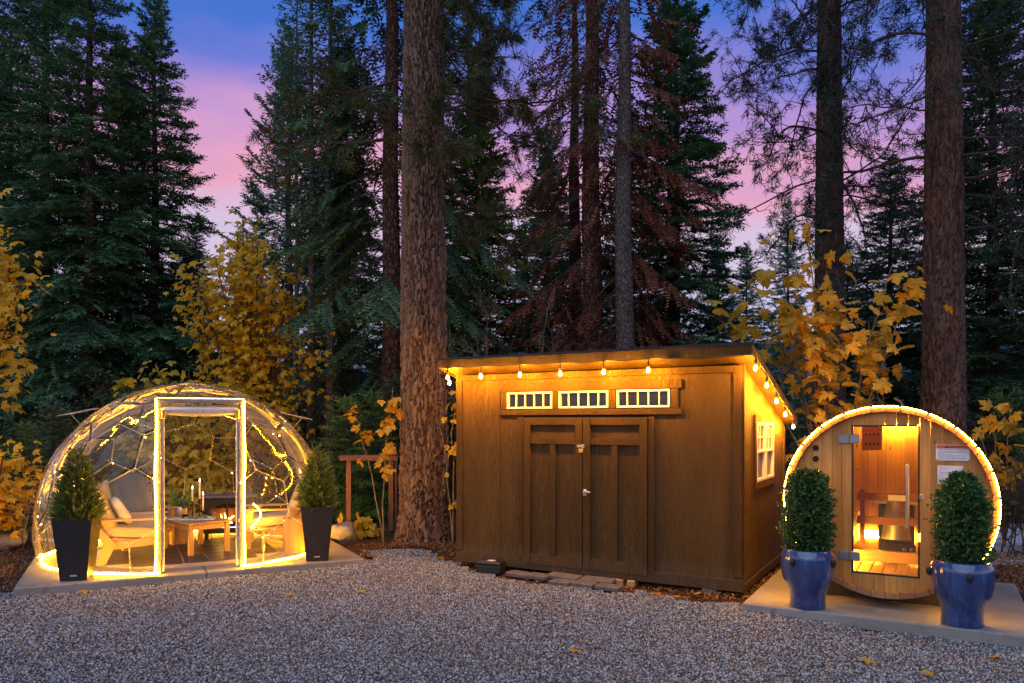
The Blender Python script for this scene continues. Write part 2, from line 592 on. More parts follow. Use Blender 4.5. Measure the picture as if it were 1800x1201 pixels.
m_leaf_box = foliage('boxwood_leaf', (0.0182, 0.0585, 0.0156), (0.0416, 0.117, 0.0286), (0.0975, 0.2145, 0.0585), .2, .35, .5)
m_cypress = foliage('cypress_frond', (0.0548, 0.087, 0.0174), (0.1174, 0.1652, 0.0319), (0.2153, 0.261, 0.0508), .2, .55)
m_fir = foliage('fir_needles', (0.0405, 0.1021, 0.0528), (0.0911, 0.1993, 0.0931), (0.19, 0.3402, 0.1475), .15)
m_fir_blue = foliage('blue_fir_needles', (0.0486, 0.1302, 0.0977), (0.1115, 0.2416, 0.1655), (0.2026, 0.378, 0.252), .15)
m_fir_green = foliage('green_fir_needles', (0.0507, 0.116, 0.023), (0.117, 0.2246, 0.0432), (0.2145, 0.337, 0.072), .18)
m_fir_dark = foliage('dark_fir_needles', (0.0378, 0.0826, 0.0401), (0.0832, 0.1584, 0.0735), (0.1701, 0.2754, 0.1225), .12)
m_fir_olive = foliage('olive_pine_needles', (.03, .042, .012), (.06, .072, .022), (.10, .11, .035), .15)
m_pine = foliage('pine_needles', (.012, .028, .02), (.026, .05, .035), (.05, .08, .055), .15)
m_dead = foliage('rusty_needles', (0.1053, 0.0358, 0.0202), (0.2282, 0.0731, 0.0403), (0.3686, 0.1381, 0.072), .2)
m_deadleaf = foliage('dry_brown_leaf', (.05, .022, .012), (.10, .045, .02), (.17, .08, .035), .2)
m_shrubleaf = foliage('understory_leaf', (.03, .035, .01), (.075, .07, .016), (.17, .12, .02), .3)
m_maple = leaf_mat('golden_maple_leaf', [(.1, (.55, .30, .012)), (.35, (.72, .46, .018)), (.6, (.78, .56, .035)), (.9, (.80, .64, .11))], .5)
m_maple_o = leaf_mat('orange_maple_leaf', [(.08, (.42, .14, .012)), (.22, (.64, .30, .015)), (.5, (.76, .46, .025)), (.9, (.78, .58, .09))], .5)
m_maple_g = leaf_mat('yellow_green_maple_leaf', [(.1, (.20, .19, .02)), (.4, (.42, .37, .03)), (.7, (.62, .50, .04)), (.9, (.68, .55, .08))], .45)
m_bark_big = bark('fir_bark', (.045, .022, .013), (.21, .125, .08), (.36, .235, .16), (17, 17, 5.5), 1.0, .03)
m_bark = bark('conifer_bark', (.03, .017, .012), (.11, .07, .05), (.20, .135, .10), (18, 18, 6), 1.0, .03)
m_bark_grey = bark('grey_bark', (.04, .033, .03), (.15, .125, .115), (.27, .24, .22), (20, 20, 9), .7, .02)
m_bark_pine = bark('pine_bark', (.035, .015, .01), (.15, .075, .05), (.26, .15, .11), (15, 15, 6), 1.0, .03)
m_branch = simple('branch_wood', (.05, .034, .026), .9, var=.35, scale=20)
m_branch_grey = simple('grey_branch_wood', (.15, .125, .11), .9, var=.3, scale=20)
m_stem = simple('maple_stem', (.13, .105, .06), .8, var=.3, scale=20)
m_rock = simple('grey_granite', (.24, .225, .215), .85, var=.35, scale=9, bump=.5)
m_paver = simple('grey_paver', (.115, .10, .09), .85, var=.3, scale=14, bump=.4)
m_block = simple('pale_concrete_block', (.26, .25, .235), .9, var=.25, scale=20, bump=.4)
m_red = simple('red_ribbon', (.55, .03, .02), .6)

# ------------------------------------------------------------------ ground
def _soil():
    M = Mat('forest_floor')
    v = M.coords()
    a = M.noise(v, 1.1, 6, .65)
    b = M.noise(v, 26, 5, .7)
    c = M.ramp(b, [(.3, (.035, .018, .010)), (.5, (.105, .046, .022)), (.7, (.17, .082, .042))])
    c = M.mix(M.ramp(a, [(.45, (0, 0, 0)), (.65, (1, 1, 1))]), c, (.06, .045, .03))
    M.set(Base_Color=c, Roughness=.95, Specular_IOR_Level=.15)
    M.bump(b, .8, .04)
    return M.m
m_soil = _soil()

def _gravel():
    M = Mat('crushed_gravel')
    v = M.coords()
    vo = M.n('ShaderNodeTexVoronoi', {'Vector': v, 'Scale': 48.0})
    c = M.ramp(M.n('ShaderNodeSeparateColor', {0: vo.outputs['Color']}).outputs[0], [(.1, (.04, .037, .036)), (.5, (.11, .11, .108)), (.9, (.22, .22, .215))])
    big = M.noise(v, .8, 5, .6)
    c = M.mix(M.ramp(big, [(.5, (0, 0, 0)), (.75, (.6, .6, .6))]), c, (.15, .095, .062))
    M.set(Base_Color=c, Roughness=.9)
    M.bump(vo.outputs['Distance'], .9, .02)
    return M.m
m_gravel = _gravel()

def _stone():
    M = Mat('gravel_stone')
    r = M.rand()
    c = M.ramp(r, [(.0, (.03, .029, .029)), (.2, (.095, .098, .098)), (.5, (.21, .22, .222)), (.80, (.42, .44, .45)), (.93, (.52, .54, .55)), (.945, (.10, .045, .022)), (1.0, (.15, .07, .03))])
    M.set(Base_Color=c, Roughness=.8)
    return M.m
m_stone = _stone()

_rg = np.random.default_rng(7)
g = MB()
xs = np.concatenate([np.linspace(-500, -30, 12), np.linspace(-28, 28, 90), np.linspace(30, 500, 12)])
ys = np.concatenate([np.linspace(-300, -6, 8), np.linspace(-4, 40, 80), np.linspace(44, 600, 14)])
X, Y = np.meshgrid(xs, ys)
Z = .03 * np.sin(X * 1.3 + 1) * np.sin(Y * 1.1) + .02 * np.sin(X * 3.1) * np.cos(Y * 2.7 + 1)
Z = np.where((np.abs(X) < 9) & (Y < 11.6), -.012 + 0 * Z, Z) * np.where(Y < 14, .8, 1.0)
Z += np.clip((Y - 16) * .02, 0, 1.0)
W = len(xs)
i = np.arange(len(ys) - 1)[:, None]
j = np.arange(W - 1)[None]
F = np.stack([i * W + j, i * W + j + 1, (i + 1) * W + j + 1, (i + 1) * W + j], -1).reshape(-1, 4)
g.add(np.stack([X, Y, Z], -1).reshape(-1, 3), F, 0, True)
tag(g.build('ground', m_soil), kind='structure')

SH = (-.72, 9.79, R(-29.8))          # shed: front corner by the big tree, turned
DM = (-4.475, 10.41, R(27.4))        # dome centre
SA = (3.604, 7.206, R(-29.8))        # sauna front disc
def loc2(frame, x, y):
    c, s = math.cos(frame[2]), math.sin(frame[2])
    return frame[0] + c * x - s * y, frame[1] + s * x + c * y

# the gravel yard: outline runs along the dome slab, round behind it, past the tree and the shed front, to the sauna slab
outline = [(-14, -3), (-14, 7.6), (-9, 7.7), (-6.6, 8.05), (-5.5, 8.3), (-3.5, 9.4), (-1.9, 10.2), (-2.1, 10.9), (-1.6, 11.2), (-1.0, 10.7), (-.75, 9.95), (-.2, 9.15),
           (.8, 8.62), (1.7, 8.05), (2.35, 7.6), (2.9, 7.25), (4.5, 6.3), (6.5, 5.4), (9, 5.2), (14, 5), (14, -3)]
def in_poly(px, py, poly):
    ins = np.zeros(px.shape, bool)
    n = len(poly)
    for a in range(n):
        x1, y1 = poly[a]
        x2, y2 = poly[(a + 1) % n]
        c = ((y1 > py) != (y2 > py)) & (px < (x2 - x1) * (py - y1) / (y2 - y1 + 1e-12) + x1)
        ins ^= c
    return ins
gx, gy = np.arange(-14, 14, .12), np.arange(-3, 11.6, .12)
GX, GY = np.meshgrid(gx, gy)
wob = .10 * np.sin(GX * 5.1) * np.sin(GY * 4.3 + 1) + .08 * np.sin(GX * 11 + GY * 7)
inside = in_poly(GX + wob, GY + wob, outline)
gz = .016 + .012 * np.sin(GX * 2.1 + GY) * np.sin(GY * 1.7) + .014 * np.sin(GX * .55 - GY * 1.6 + .6) + .006 * np.sin(GX * 7 + 2) * np.sin(GY * 6.1)
idx = np.arange(GX.size).reshape(GX.shape)
q = np.stack([idx[:-1, :-1], idx[:-1, 1:], idx[1:, 1:], idx[1:, :-1]], -1)
keep = inside[:-1, :-1] & inside[1:, 1:] & inside[:-1, 1:] & inside[1:, :-1]
gm = MB().add(np.stack([GX, GY, gz], -1).reshape(-1, 3), q[keep], 0, True)
tag(gm.build('gravel_drive', m_gravel), kind='structure')

def scatter(name, sel_quads, density, mats, smin, smax, seed, flat=(1, 1, .7), shape='ico', lift=0.006, drift=False):
    """countless small pieces lying on the ground: one object, points on faces"""
    b = MB().add(np.stack([GX, GY, gz + lift], -1).reshape(-1, 3), sel_quads, 0)
    me = b.mesh(name, mats)
    o = bpy.data.objects.new(name, me)
    COL.objects.link(o)
    ng = bpy.data.node_groups.new(name, 'GeometryNodeTree')
    ng.interface.new_socket('Geometry', in_out='INPUT', socket_type='NodeSocketGeometry')
    ng.interface.new_socket('Geometry', in_out='OUTPUT', socket_type='NodeSocketGeometry')
    N = ng.nodes.new
    L = ng.links.new
    gi, go = N('NodeGroupInput'), N('NodeGroupOutput')
    d = N('GeometryNodeDistributePointsOnFaces')
    d.inputs['Density'].default_value = density
    d.inputs['Seed'].default_value = seed
    L(gi.outputs[0], d.inputs['Mesh'])
    if drift:
        nt_ = N('ShaderNodeTexNoise')
        nt_.inputs['Scale'].default_value = 1.1
        nt_.inputs['Detail'].default_value = 4
        mr = N('ShaderNodeMapRange')
        for a_, v_ in ((1, .46), (2, .66), (3, density * .25), (4, density * 2.2)):
            mr.inputs[a_].default_value = v_
        L(nt_.outputs[0], mr.inputs[0])
        L(mr.outputs[0], d.inputs['Density'])
    if shape == 'ico':
        p = N('GeometryNodeMeshIcoSphere')
        p.inputs['Radius'].default_value = 1.0
        p.inputs['Subdivisions'].default_value = 1
        src = p.outputs['Mesh']
    else:
        p = N('GeometryNodeMeshGrid')
        for a, v in (('Size X', 2.0), ('Size Y', 1.0), ('Vertices X', 4), ('Vertices Y', 2)):
            p.inputs[a].default_value = v
        sp = N('GeometryNodeSetPosition')
        L(p.outputs['Mesh'], sp.inputs['Geometry'])
        pos = N('GeometryNodeInputPosition')
        sx = N('ShaderNodeSeparateXYZ')
        L(pos.outputs[0], sx.inputs[0])
        m1 = N('ShaderNodeMath'); m1.operation = 'MULTIPLY'
        L(sx.outputs[0], m1.inputs[0]); L(sx.outputs[0], m1.inputs[1])
        m2 = N('ShaderNodeMath'); m2.operation = 'MULTIPLY'; m2.inputs[1].default_value = .35
        L(m1.outputs[0], m2.inputs[0])
        cb = N('ShaderNodeCombineXYZ')
        L(m2.outputs[0], cb.inputs[2])
        L(cb.outputs[0], sp.inputs['Offset'])
        src = sp.outputs[0]
    ip = N('GeometryNodeInstanceOnPoints')
    L(d.outputs['Points'], ip.inputs['Points'])
    L(src, ip.inputs['Instance'])
    rr = N('FunctionNodeRandomValue'); rr.data_type = 'FLOAT_VECTOR'
    amp = 3.14 if shape == 'ico' else .5
    rr.inputs[0].default_value = (-amp, -amp, -3.14)
    rr.inputs[1].default_value = (amp, amp, 3.14)
    rr.inputs['Seed'].default_value = seed + 1
    L(rr.outputs[0], ip.inputs['Rotation'])
    rs = N('FunctionNodeRandomValue'); rs.data_type = 'FLOAT_VECTOR'
    rs.inputs[0].default_value = tuple(smin * f for f in flat)
    rs.inputs[1].default_value = tuple(smax * f for f in flat)
    rs.inputs['Seed'].default_value = seed + 2
    L(rs.outputs[0], ip.inputs['Scale'])
    sm = N('GeometryNodeSetMaterial')
    sm.inputs['Material'].default_value = mats
    L(ip.outputs[0], sm.inputs['Geometry'])
    L(sm.outputs[0], go.inputs[0])
    md = o.modifiers.new('scatter', 'NODES')
    md.node_group = ng
    return tag(o, kind='stuff')

cxq, cyq = GX[:-1, :-1] + .06, GY[:-1, :-1] + .06
vis = (cyq > 4.2) & (np.abs(cxq) < cyq * .80 + 1.2)
near = keep & vis
scatter('gravel', q[near], 3600, m_stone, .0052, .0125, 3)
litq = vis & (cyq < 11.5)
def _litter():
    M = Mat('leaf_litter')
    c = M.ramp(M.rand(), [(.0, (.06, .025, .012)), (.5, (.17, .07, .028)), (.85, (.28, .13, .04)), (1, (.4, .22, .05))])
    M.set(Base_Color=c, Roughness=.8)
    return M.m
m_litter = _litter()
scatter('leaf_litter', q[near], 185, m_litter, .006, .019, 11, (1, .6, 1), 'leaf', .015, True)
scatter('forest_litter', q[litq & ~inside[:-1, :-1]], 950, m_litter, .01, .038, 15, (1, .45, 1), 'leaf', .0)
# ------------------------------------------------------------------ tree builders
def unit(a):
    return a / (np.linalg.norm(a, axis=-1, keepdims=True) + 1e-9)

def fronds(mb, P, D, N_, Ln, rng, nl=(.06, .10), w=.024, step=.07, mi=0, tint0=.5, spread=.75, tvar=.16):
    """flat feathered twigs: pairs of needle blades along each twig"""
    if len(P) == 0:
        return
    steps = np.clip((Ln / step).astype(int), 2, 14)
    for m in np.unique(steps):
        k = steps == m
        p, d, n_, ln = P[k], D[k], N_[k], Ln[k]
        s = unit(np.cross(d, n_))
        tt = (np.arange(m) + .4) / m
        base = p[:, None] + d[:, None] * (ln[:, None] * tt)[..., None]
        base[..., 2] -= (.10 * ln[:, None] * tt ** 2)
        sz = rng.uniform(*nl, (len(p), m)) * (1 - .35 * tt)
        tint = np.clip(tint0 + rng.normal(0, tvar, (len(p), 1)) + .25 * (tt - .5) + rng.normal(0, .05, (len(p), m)), 0, 1)
        for sg in (-1, 1):
            tip = base + (d[:, None] * .7 + sg * s[:, None] * spread + rng.normal(0, .18, base.shape)) * sz[..., None]
            a = base - d[:, None] * w * rng.uniform(.7, 1.2, (len(p), m))[..., None]
            b = base + d[:, None] * w
            v = np.stack([a, b, tip], 2).reshape(-1, 3)
            f = np.arange(len(v)).reshape(-1, 3)
            mb.add(v, f, mi, False, np.repeat(tint.reshape(-1), 3))

def fir(seed, H, rad, z0, dens=1.0, whorl=.30, nb=(4, 7), lift=(-18, 42), droop=.25, tipup=.12, shape=.85, gap=.0, nl=(.06, .10), w=.024, step=.075, twig=.42,
        limb_r=.018, hang=.0, tspace=.11, stub=0, lmin=.55, lmax=1.2, inner=.03, skip=0.0):
    rng = np.random.default_rng(seed)
    crown, limbs = MB(), MB()
    z = z0
    while z < H - .12:
        rel = (z - z0) / (H - z0)
        k = int(rng.integers(*nb))
        a0 = rng.uniform(0, 6.28)
        for b in range(k):
            if rng.random() < gap:
                continue
            a = a0 + b * 6.283 / k + rng.normal(0, .25)
            if skip and abs((a + math.pi / 2 + math.pi) % (2 * math.pi) - math.pi) < skip and rng.random() < .85:
                continue
            L = rad * ((1 - rel) ** shape) * (.55 + .45 * min(1, rel * 7)) * rng.uniform(lmin, lmax) + .10
            e0 = math.tan(R(lift[0] + (lift[1] - lift[0]) * rel ** 1.3 + rng.normal(0, 6)))
            zz = z + rng.uniform(-.5, .5) * whorl
            t = np.linspace(0, 1, 7)
            h = np.array([math.cos(a), math.sin(a), 0])
            sd = np.array([-math.sin(a), math.cos(a), 0])
            bend = rng.normal(0, .08)
            ax = h[None] * (t * L * .97)[:, None] + sd[None] * (bend * L * t ** 2)[:, None]
            ax[:, 2] += zz + L * (e0 * t - droop * t ** 2 + tipup * t ** 4)
            limbs.tube(ax, limb_r * (.3 + L / max(rad, .1)) * (1 - .85 * t), 3, 0, cap=False)
            n = max(2, int(L / tspace * dens))
            tj = np.sqrt(rng.uniform(inner, 1, n * 2)) if L > .8 else rng.uniform(.1, 1, n * 2)
            side = np.where(np.arange(n * 2) % 2 == 0, 1.0, -1.0)
            fi = tj * 6
            i0 = np.clip(fi.astype(int), 0, 5)
            P = ax[i0] + (ax[i0 + 1] - ax[i0]) * (fi - i0)[:, None]
            T = unit(ax[i0 + 1] - ax[i0])
            ang = R(52) + rng.normal(0, .22, n * 2)
            D = T * np.cos(ang)[:, None] + sd[None] * (side * np.sin(ang))[:, None]
            D[:, 2] += rng.normal(-.06 - hang, .16, n * 2)
            D = unit(D)
            Ln = np.minimum((L * twig * (1 - tj * .85) + .10) * rng.uniform(.6, 1.25, n * 2), 1.0)
            up = np.tile(np.array([0, 0, 1.0]), (n * 2, 1)) + rng.normal(0, .35, (n * 2, 3))
            t0 = .38 + .25 * rel + rng.normal(0, .09)
            fronds(crown, P, D, up, Ln, rng, nl, w, step, 0, t0)
            # the leading twig
            fronds(crown, ax[5:6], unit(ax[6:7] - ax[5:6]), np.array([[0, 0, 1.0]]), np.array([.18 + .1 * L]), rng, nl, w, step, 0, t0 + .1)
        z += whorl * rng.uniform(.8, 1.2) * (1 - .45 * rel)
    n = 7
    P = np.array([[0, 0, H - .45 + .06 * q_] for q_ in range(n)])
    fronds(crown, P, unit(rng.normal(0, .35, (n, 3)) + [0, 0, 1]), unit(rng.normal(0, 1, (n, 3))), np.full(n, .28), rng, nl, w, step, 0, .6)
    for _ in range(stub):            # dead snags on the bare lower trunk
        zz = rng.uniform(1.0, max(1.5, z0 + 1.5))
        a = rng.uniform(0, 6.28)
        L = rng.uniform(.3, 1.3)
        t = np.linspace(0, 1, 5)[:, None]
        p = np.array([[0, 0, zz]]) + np.array([[math.cos(a), math.sin(a), -.15]]) * t * L + rng.normal(0, .05, (5, 3)) * t
        limbs.tube(p, np.linspace(.012, .003, 5), 3, cap=False)
    return crown, limbs

def trunk_mb(H, r0, r1, n=14, lean=(0, 0), seed=0, rough=.03, flare=.35, seg=.5):
    rng = np.random.default_rng(seed)
    k = max(6, int(H / seg))
    z = np.linspace(0, 1, k) ** 1.15 * H
    rr = r0 + (r1 - r0) * (z / H) + r0 * flare * np.exp(-z / .35)
    a = np.arange(n) * 2 * np.pi / n
    lob = 1 + rough * np.sin(a[None] * 3 + z[:, None] * .7 + seed) + rough * .6 * rng.normal(0, 1, (k, n))
    X = rr[:, None] * lob * np.cos(a)[None] + lean[0] * z[:, None] + .02 * np.sin(z * .9 + seed)[:, None]
    Y = rr[:, None] * lob * np.sin(a)[None] + lean[1] * z[:, None]
    v = np.stack([X, Y, np.repeat((z - .12)[:, None], n, 1)], -1).reshape(-1, 3)
    i = np.arange(k - 1)[:, None]
    j = np.arange(n)[None]
    f = np.stack([i * n + j, i * n + (j + 1) % n, (i + 1) * n + (j + 1) % n, (i + 1) * n + j], -1).reshape(-1, 4)
    return MB().add(v, f, 0, True)

def vnoise(x, y, seed):
    """smooth value noise on a lattice, periodic in x over 256"""
    xi, yi = np.floor(x).astype(int), np.floor(y).astype(int)
    fx, fy = x - xi, y - yi
    fx, fy = fx * fx * (3 - 2 * fx), fy * fy * (3 - 2 * fy)
    tab = np.random.default_rng(seed).random((64, 512))
    def g_(a, b): return tab[a % 64, b % 512]
    return (g_(xi, yi) * (1 - fx) + g_(xi + 1, yi) * fx) * (1 - fy) + (g_(xi, yi + 1) * (1 - fx) + g_(xi + 1, yi + 1) * fx) * fy

def bark_trunk(H, r_of_z, seed, n=180, dz=.022, plates=32, depth=.035, vlen=.17, lean=(0, 0)):
    """trunk with deep plated bark: plates are cells stretched along the trunk, fissures run between them"""
    rng = np.random.default_rng(seed)
    k = int(H / dz)
    z = np.linspace(-.12, H, k)
    a = np.arange(n) * 2 * np.pi / n
    A, Zg = np.meshgrid(a, z)
    u = A / (2 * np.pi) * plates
    wv = Zg / vlen
    sm_ = np.minimum(1, np.minimum(u, plates - u))
    u2 = u + (1.1 * (vnoise(u, wv * .8, seed + 3) - .5) + .75 * (vnoise(u * 2.3 % 500, wv * 2.9, seed + 4) - .5) + .4 * (vnoise(u * 5 % 500, wv * 7, seed + 6) - .5)) * sm_
    w2 = wv + (1.6 * (vnoise(u, wv * .9, seed + 5) - .5) + 1.0 * (vnoise(u * 2.1 % 500, wv * 3.1, seed + 7) - .5)) * sm_
    ui, wi = np.floor(u2).astype(int), np.floor(w2).astype(int)
    jt = rng.random((plates, 700, 2))
    hg = rng.random((plates, 700))
    d1 = np.full(u.shape, 9.0)
    d2 = np.full(u.shape, 9.0)
    hh = np.zeros(u.shape)
    for du in (-1, 0, 1):
        for dw in (-1, 0, 1):
            cu, cw = ui + du, wi + dw
            jx = jt[cu % plates, (cw + 20) % 700]
            dist = np.hypot(cu + .15 + .7 * jx[..., 0] - u2, (cw + jx[..., 1] - w2) * .8)
            nearer = dist < d1
            d2 = np.where(nearer, d1, np.minimum(d2, dist))
            hh = np.where(nearer, hg[cu % plates, (cw + 20) % 700], hh)
            d1 = np.where(nearer, dist, d1)
    edge = np.clip((d2 - d1) / (.16 + .3 * vnoise(u * .7, wv * .9, seed + 8)), 0, 1)
    edge = edge * edge * (3 - 2 * edge)
    fine = vnoise(u * 6 % 384, wv * 9, seed + 9)
    fine = np.where((u < 1) | (u > plates - 1), .5, fine)
    rad = r_of_z(Zg)
    disp = depth * (edge * (.55 + .45 * hh) - .7) + .016 * (fine - .5) + .012 * (vnoise(u * 3 % 400, wv * 4, seed + 10) - .5)
    disp *= np.clip(1.35 - .06 * Zg, .45, 1.3)
    rr = rad + disp
    lob = 1 + .025 * np.sin(A * 3 + 1) + .04 * np.sin(A * 5 + 2) * np.exp(-Zg / .5)
    v = np.stack([rr * lob * np.cos(A) + lean[0] * Zg, rr * lob * np.sin(A) + lean[1] * Zg, Zg], -1).reshape(-1, 3)
    i = np.arange(k - 1)[:, None]
    j = np.arange(n)[None]
    f = np.stack([i * n + j, i * n + (j + 1) % n, (i + 1) * n + (j + 1) % n, (i + 1) * n + j], -1).reshape(-1, 4)
    # tint: identity of the plate (0..1) above the fissure floor; it falls off in the fissure, so the colour is darkest there
    return MB().add(v, f, 0, True, (edge * (.45 + .55 * hh)).reshape(-1))

def _plate_mat(name, crack, lo, hi, lichen=None):
    M = Mat(name)
    t = M.attr()
    v = M.coords((26, 26, 9))
    nf = M.noise(v, 1.4, 5, .65)
    c = M.ramp(M.math('ADD', M.math('MULTIPLY', t, .55), M.math('MULTIPLY', nf, .45)), [(.2, crack), (.42, lo), (.75, hi)])
    fl = M.noise(M.coords((70, 70, 30)), 1.3, 3)
    c = M.mix(M.math('MULTIPLY', fl, .5), c, tuple(x * .55 for x in lo))
    if lichen:
        sp = M.ramp(M.noise(M.coords((9, 9, 5)), 2.0, 3), [(.70, (0, 0, 0)), (.74, (1, 1, 1))])
        c = M.mix(M.math('MULTIPLY', sp, .55), c, lichen)
    M.set(Base_Color=c, Roughness=.92, Specular_IOR_Level=.15)
    M.bump(M.math('ADD', fl, nf), .6, .012)
    return M.m
m_plate = _plate_mat('plated_fir_bark', (.028, .016, .011), (.125, .078, .054), (.25, .175, .13), (.30, .22, .035))
m_plate_d = _plate_mat('plated_pine_bark', (.022, .012, .009), (.075, .044, .034), (.15, .098, .078), (.2, .16, .05))

def tufts(mb, P, D, rng, k=22, ln=(.12, .20), w=.009, cone=.85, tint0=.5):
    """bundles of long pine needles"""
    m = len(P)
    if m == 0:
        return
    d = unit(D[:, None] * rng.uniform(.35, 1.2, (m, k, 1)) + rng.normal(0, cone, (m, k, 3)) * .6)
    L = rng.uniform(*ln, (m, k))
    b = P[:, None] + rng.normal(0, .035, (m, k, 3)) - D[:, None] * rng.uniform(0, .12, (m, k, 1))
    tip = b + d * L[..., None]
    tip[..., 2] -= .03
    s = unit(np.cross(d, rng.normal(0, 1, (m, k, 3)))) * w
    v = np.stack([b - s, b + s, tip], 2).reshape(-1, 3)
    t = np.clip(tint0 + rng.normal(0, .18, (m, 1)) + rng.normal(0, .06, (m, k)), 0, 1)
    mb.add(v, np.arange(len(v)).reshape(-1, 3), 0, False, np.repeat(t.reshape(-1), 3))

def pine(seed, z0, z1, rad, r_tr, nl=26, sub=7, subl=(.4, 1.2), sag=.35, kn=20, bare=.35, azs=None, tl=(.13, .21), w=.008, twist=.16, lr=.03):
    """crooked drooping limbs, bare near the trunk, needle tufts towards the ends"""
    rng = np.random.default_rng(seed)
    crown, limbs = MB(), MB()
    TP, TD = [], []
    for b in range(nl):
        z = z0 + (z1 - z0) * (b + rng.random()) / nl
        a = rng.uniform(0, 6.28) if azs is None else rng.uniform(*azs[b % len(azs)])
        L = rad * rng.uniform(.55, 1.15)
        k = max(6, int(L / .28))
        p = np.array([math.cos(a) * r_tr * .5, math.sin(a) * r_tr * .5, z])
        d = np.array([math.cos(a), math.sin(a), rng.uniform(-.15, .3)])
        pts = [p]
        for s in range(k):
            d = unit(d + rng.normal(0, twist, 3) + np.array([0, 0, -sag * .22 * (1 if s < k * .65 else -1.1)]))
            p = p + d * L / k
            pts.append(p)
        pts = np.array(pts)
        limbs.tube(pts, lr * (L / rad) * np.linspace(1, .22, k + 1) + .004, 4, cap=False)
        for s in range(sub):
            f = rng.uniform(bare, 1) * (k - .01)
            i0 = int(f)
            P0 = pts[i0] + (pts[i0 + 1] - pts[i0]) * (f - i0)
            T = unit(pts[i0 + 1] - pts[i0])
            d2 = unit(T * .6 + rng.normal(0, .6, 3) + np.array([0, 0, -.15]))
            l2 = rng.uniform(*subl) * (L / rad)
            q_ = [P0]
            kk = 5
            for _ in range(kk):
                d2 = unit(d2 + rng.normal(0, twist * 1.7, 3) + np.array([0, 0, .09]))
                q_.append(q_[-1] + d2 * l2 / kk)
            q_ = np.array(q_)
            limbs.tube(q_, np.linspace(.011, .004, kk + 1), 3, cap=False)
            for _ in range(3):
                ii = int(rng.integers(2, kk + 1))
                d3 = unit(d2 + rng.normal(0, .6, 3))
                e = q_[ii] + d3 * rng.uniform(.08, .25)
                limbs.tube([q_[ii], (q_[ii] + e) / 2 + rng.normal(0, .02, 3), e], [.006, .005, .003], 3, cap=False)
                if rng.random() < .8:
                    TP.append(e); TD.append(d3)
            TP.append(q_[-1]); TD.append(d2)
        TP.append(pts[-1]); TD.append(d)
    tufts(crown, np.array(TP), np.array(TD), rng, kn, tl, w)
    return crown, limbs

# palmate leaf, 1 unit from stalk to tip
def leaf_outline():
    half = [(0, 0), (.10, -.06), (.30, -.10), (.46, -.02), (.36, .08), (.52, .16), (.66, .30), (.52, .34), (.60, .46), (.58, .56), (.40, .48), (.24, .42), (.27, .60), (.36, .72), (.22, .74), (.16, .86), (0, 1.02)]
    pts = half + [(-x, y) for x, y in half[-2:0:-1]]
    return np.array(pts)
LO = leaf_outline()
def leaf_geo(curl=.25, fold=.15):
    xy = np.concatenate([[[0, .28]], LO])
    z = -curl * (xy[:, 1] - .28) ** 2 - fold * np.abs(xy[:, 0]) ** 1.3 * .9 + .06 * np.sin(xy[:, 0] * 9 + xy[:, 1] * 5)
    v = np.column_stack([xy, z])
    n = len(LO)
    f = np.array([[0, 1 + k, 1 + (k + 1) % n] for k in range(n)])
    return v, f
def leaf_mesh(name, mat, curl, fold):
    v, f = leaf_geo(curl, fold)
    return MB().add(v, f, 0, False).mesh(name, mat)
LEAF_SIMPLE = (np.array([[0, 0, 0], [.45, .05, -.08], [.58, .5, -.12], [.2, .5, 0], [0, 1.0, -.2], [-.2, .5, 0], [-.58, .5, -.12], [-.45, .05, -.08]]),
               np.array([[0, 1, 3], [1, 2, 3], [0, 3, 5], [3, 4, 5], [0, 5, 7], [5, 6, 7]]))

def leaf_frames(n, rng, out, droop=.6):
    """orthonormal frames: y = leaf tip (out and down), z = upper face (up and out)"""
    y = unit(out * .7 + rng.normal(0, .45, (n, 3)) + np.array([0, 0, -droop]))
    z = unit(np.array([0, -.35, .7]) + out * .35 + rng.normal(0, .38, (n, 3)))
    x = unit(np.cross(y, z))
    z = np.cross(x, y)
    return np.stack([x, y, z], -1)

def scatter_leaves(mb, P, Fr, S, rng, geo=LEAF_SIMPLE, tint=None):
    v, f = geo
    n = len(P)
    V = np.einsum('nij,kj->nki', Fr, v) * S[:, None, None] + P[:, None]
    t = rng.random(n) if tint is None else tint
    F = (f[None] + (np.arange(n) * len(v))[:, None, None]).reshape(-1, 3)
    mb.add(V.reshape(-1, 3), F, 0, False, np.repeat(t, len(v)))

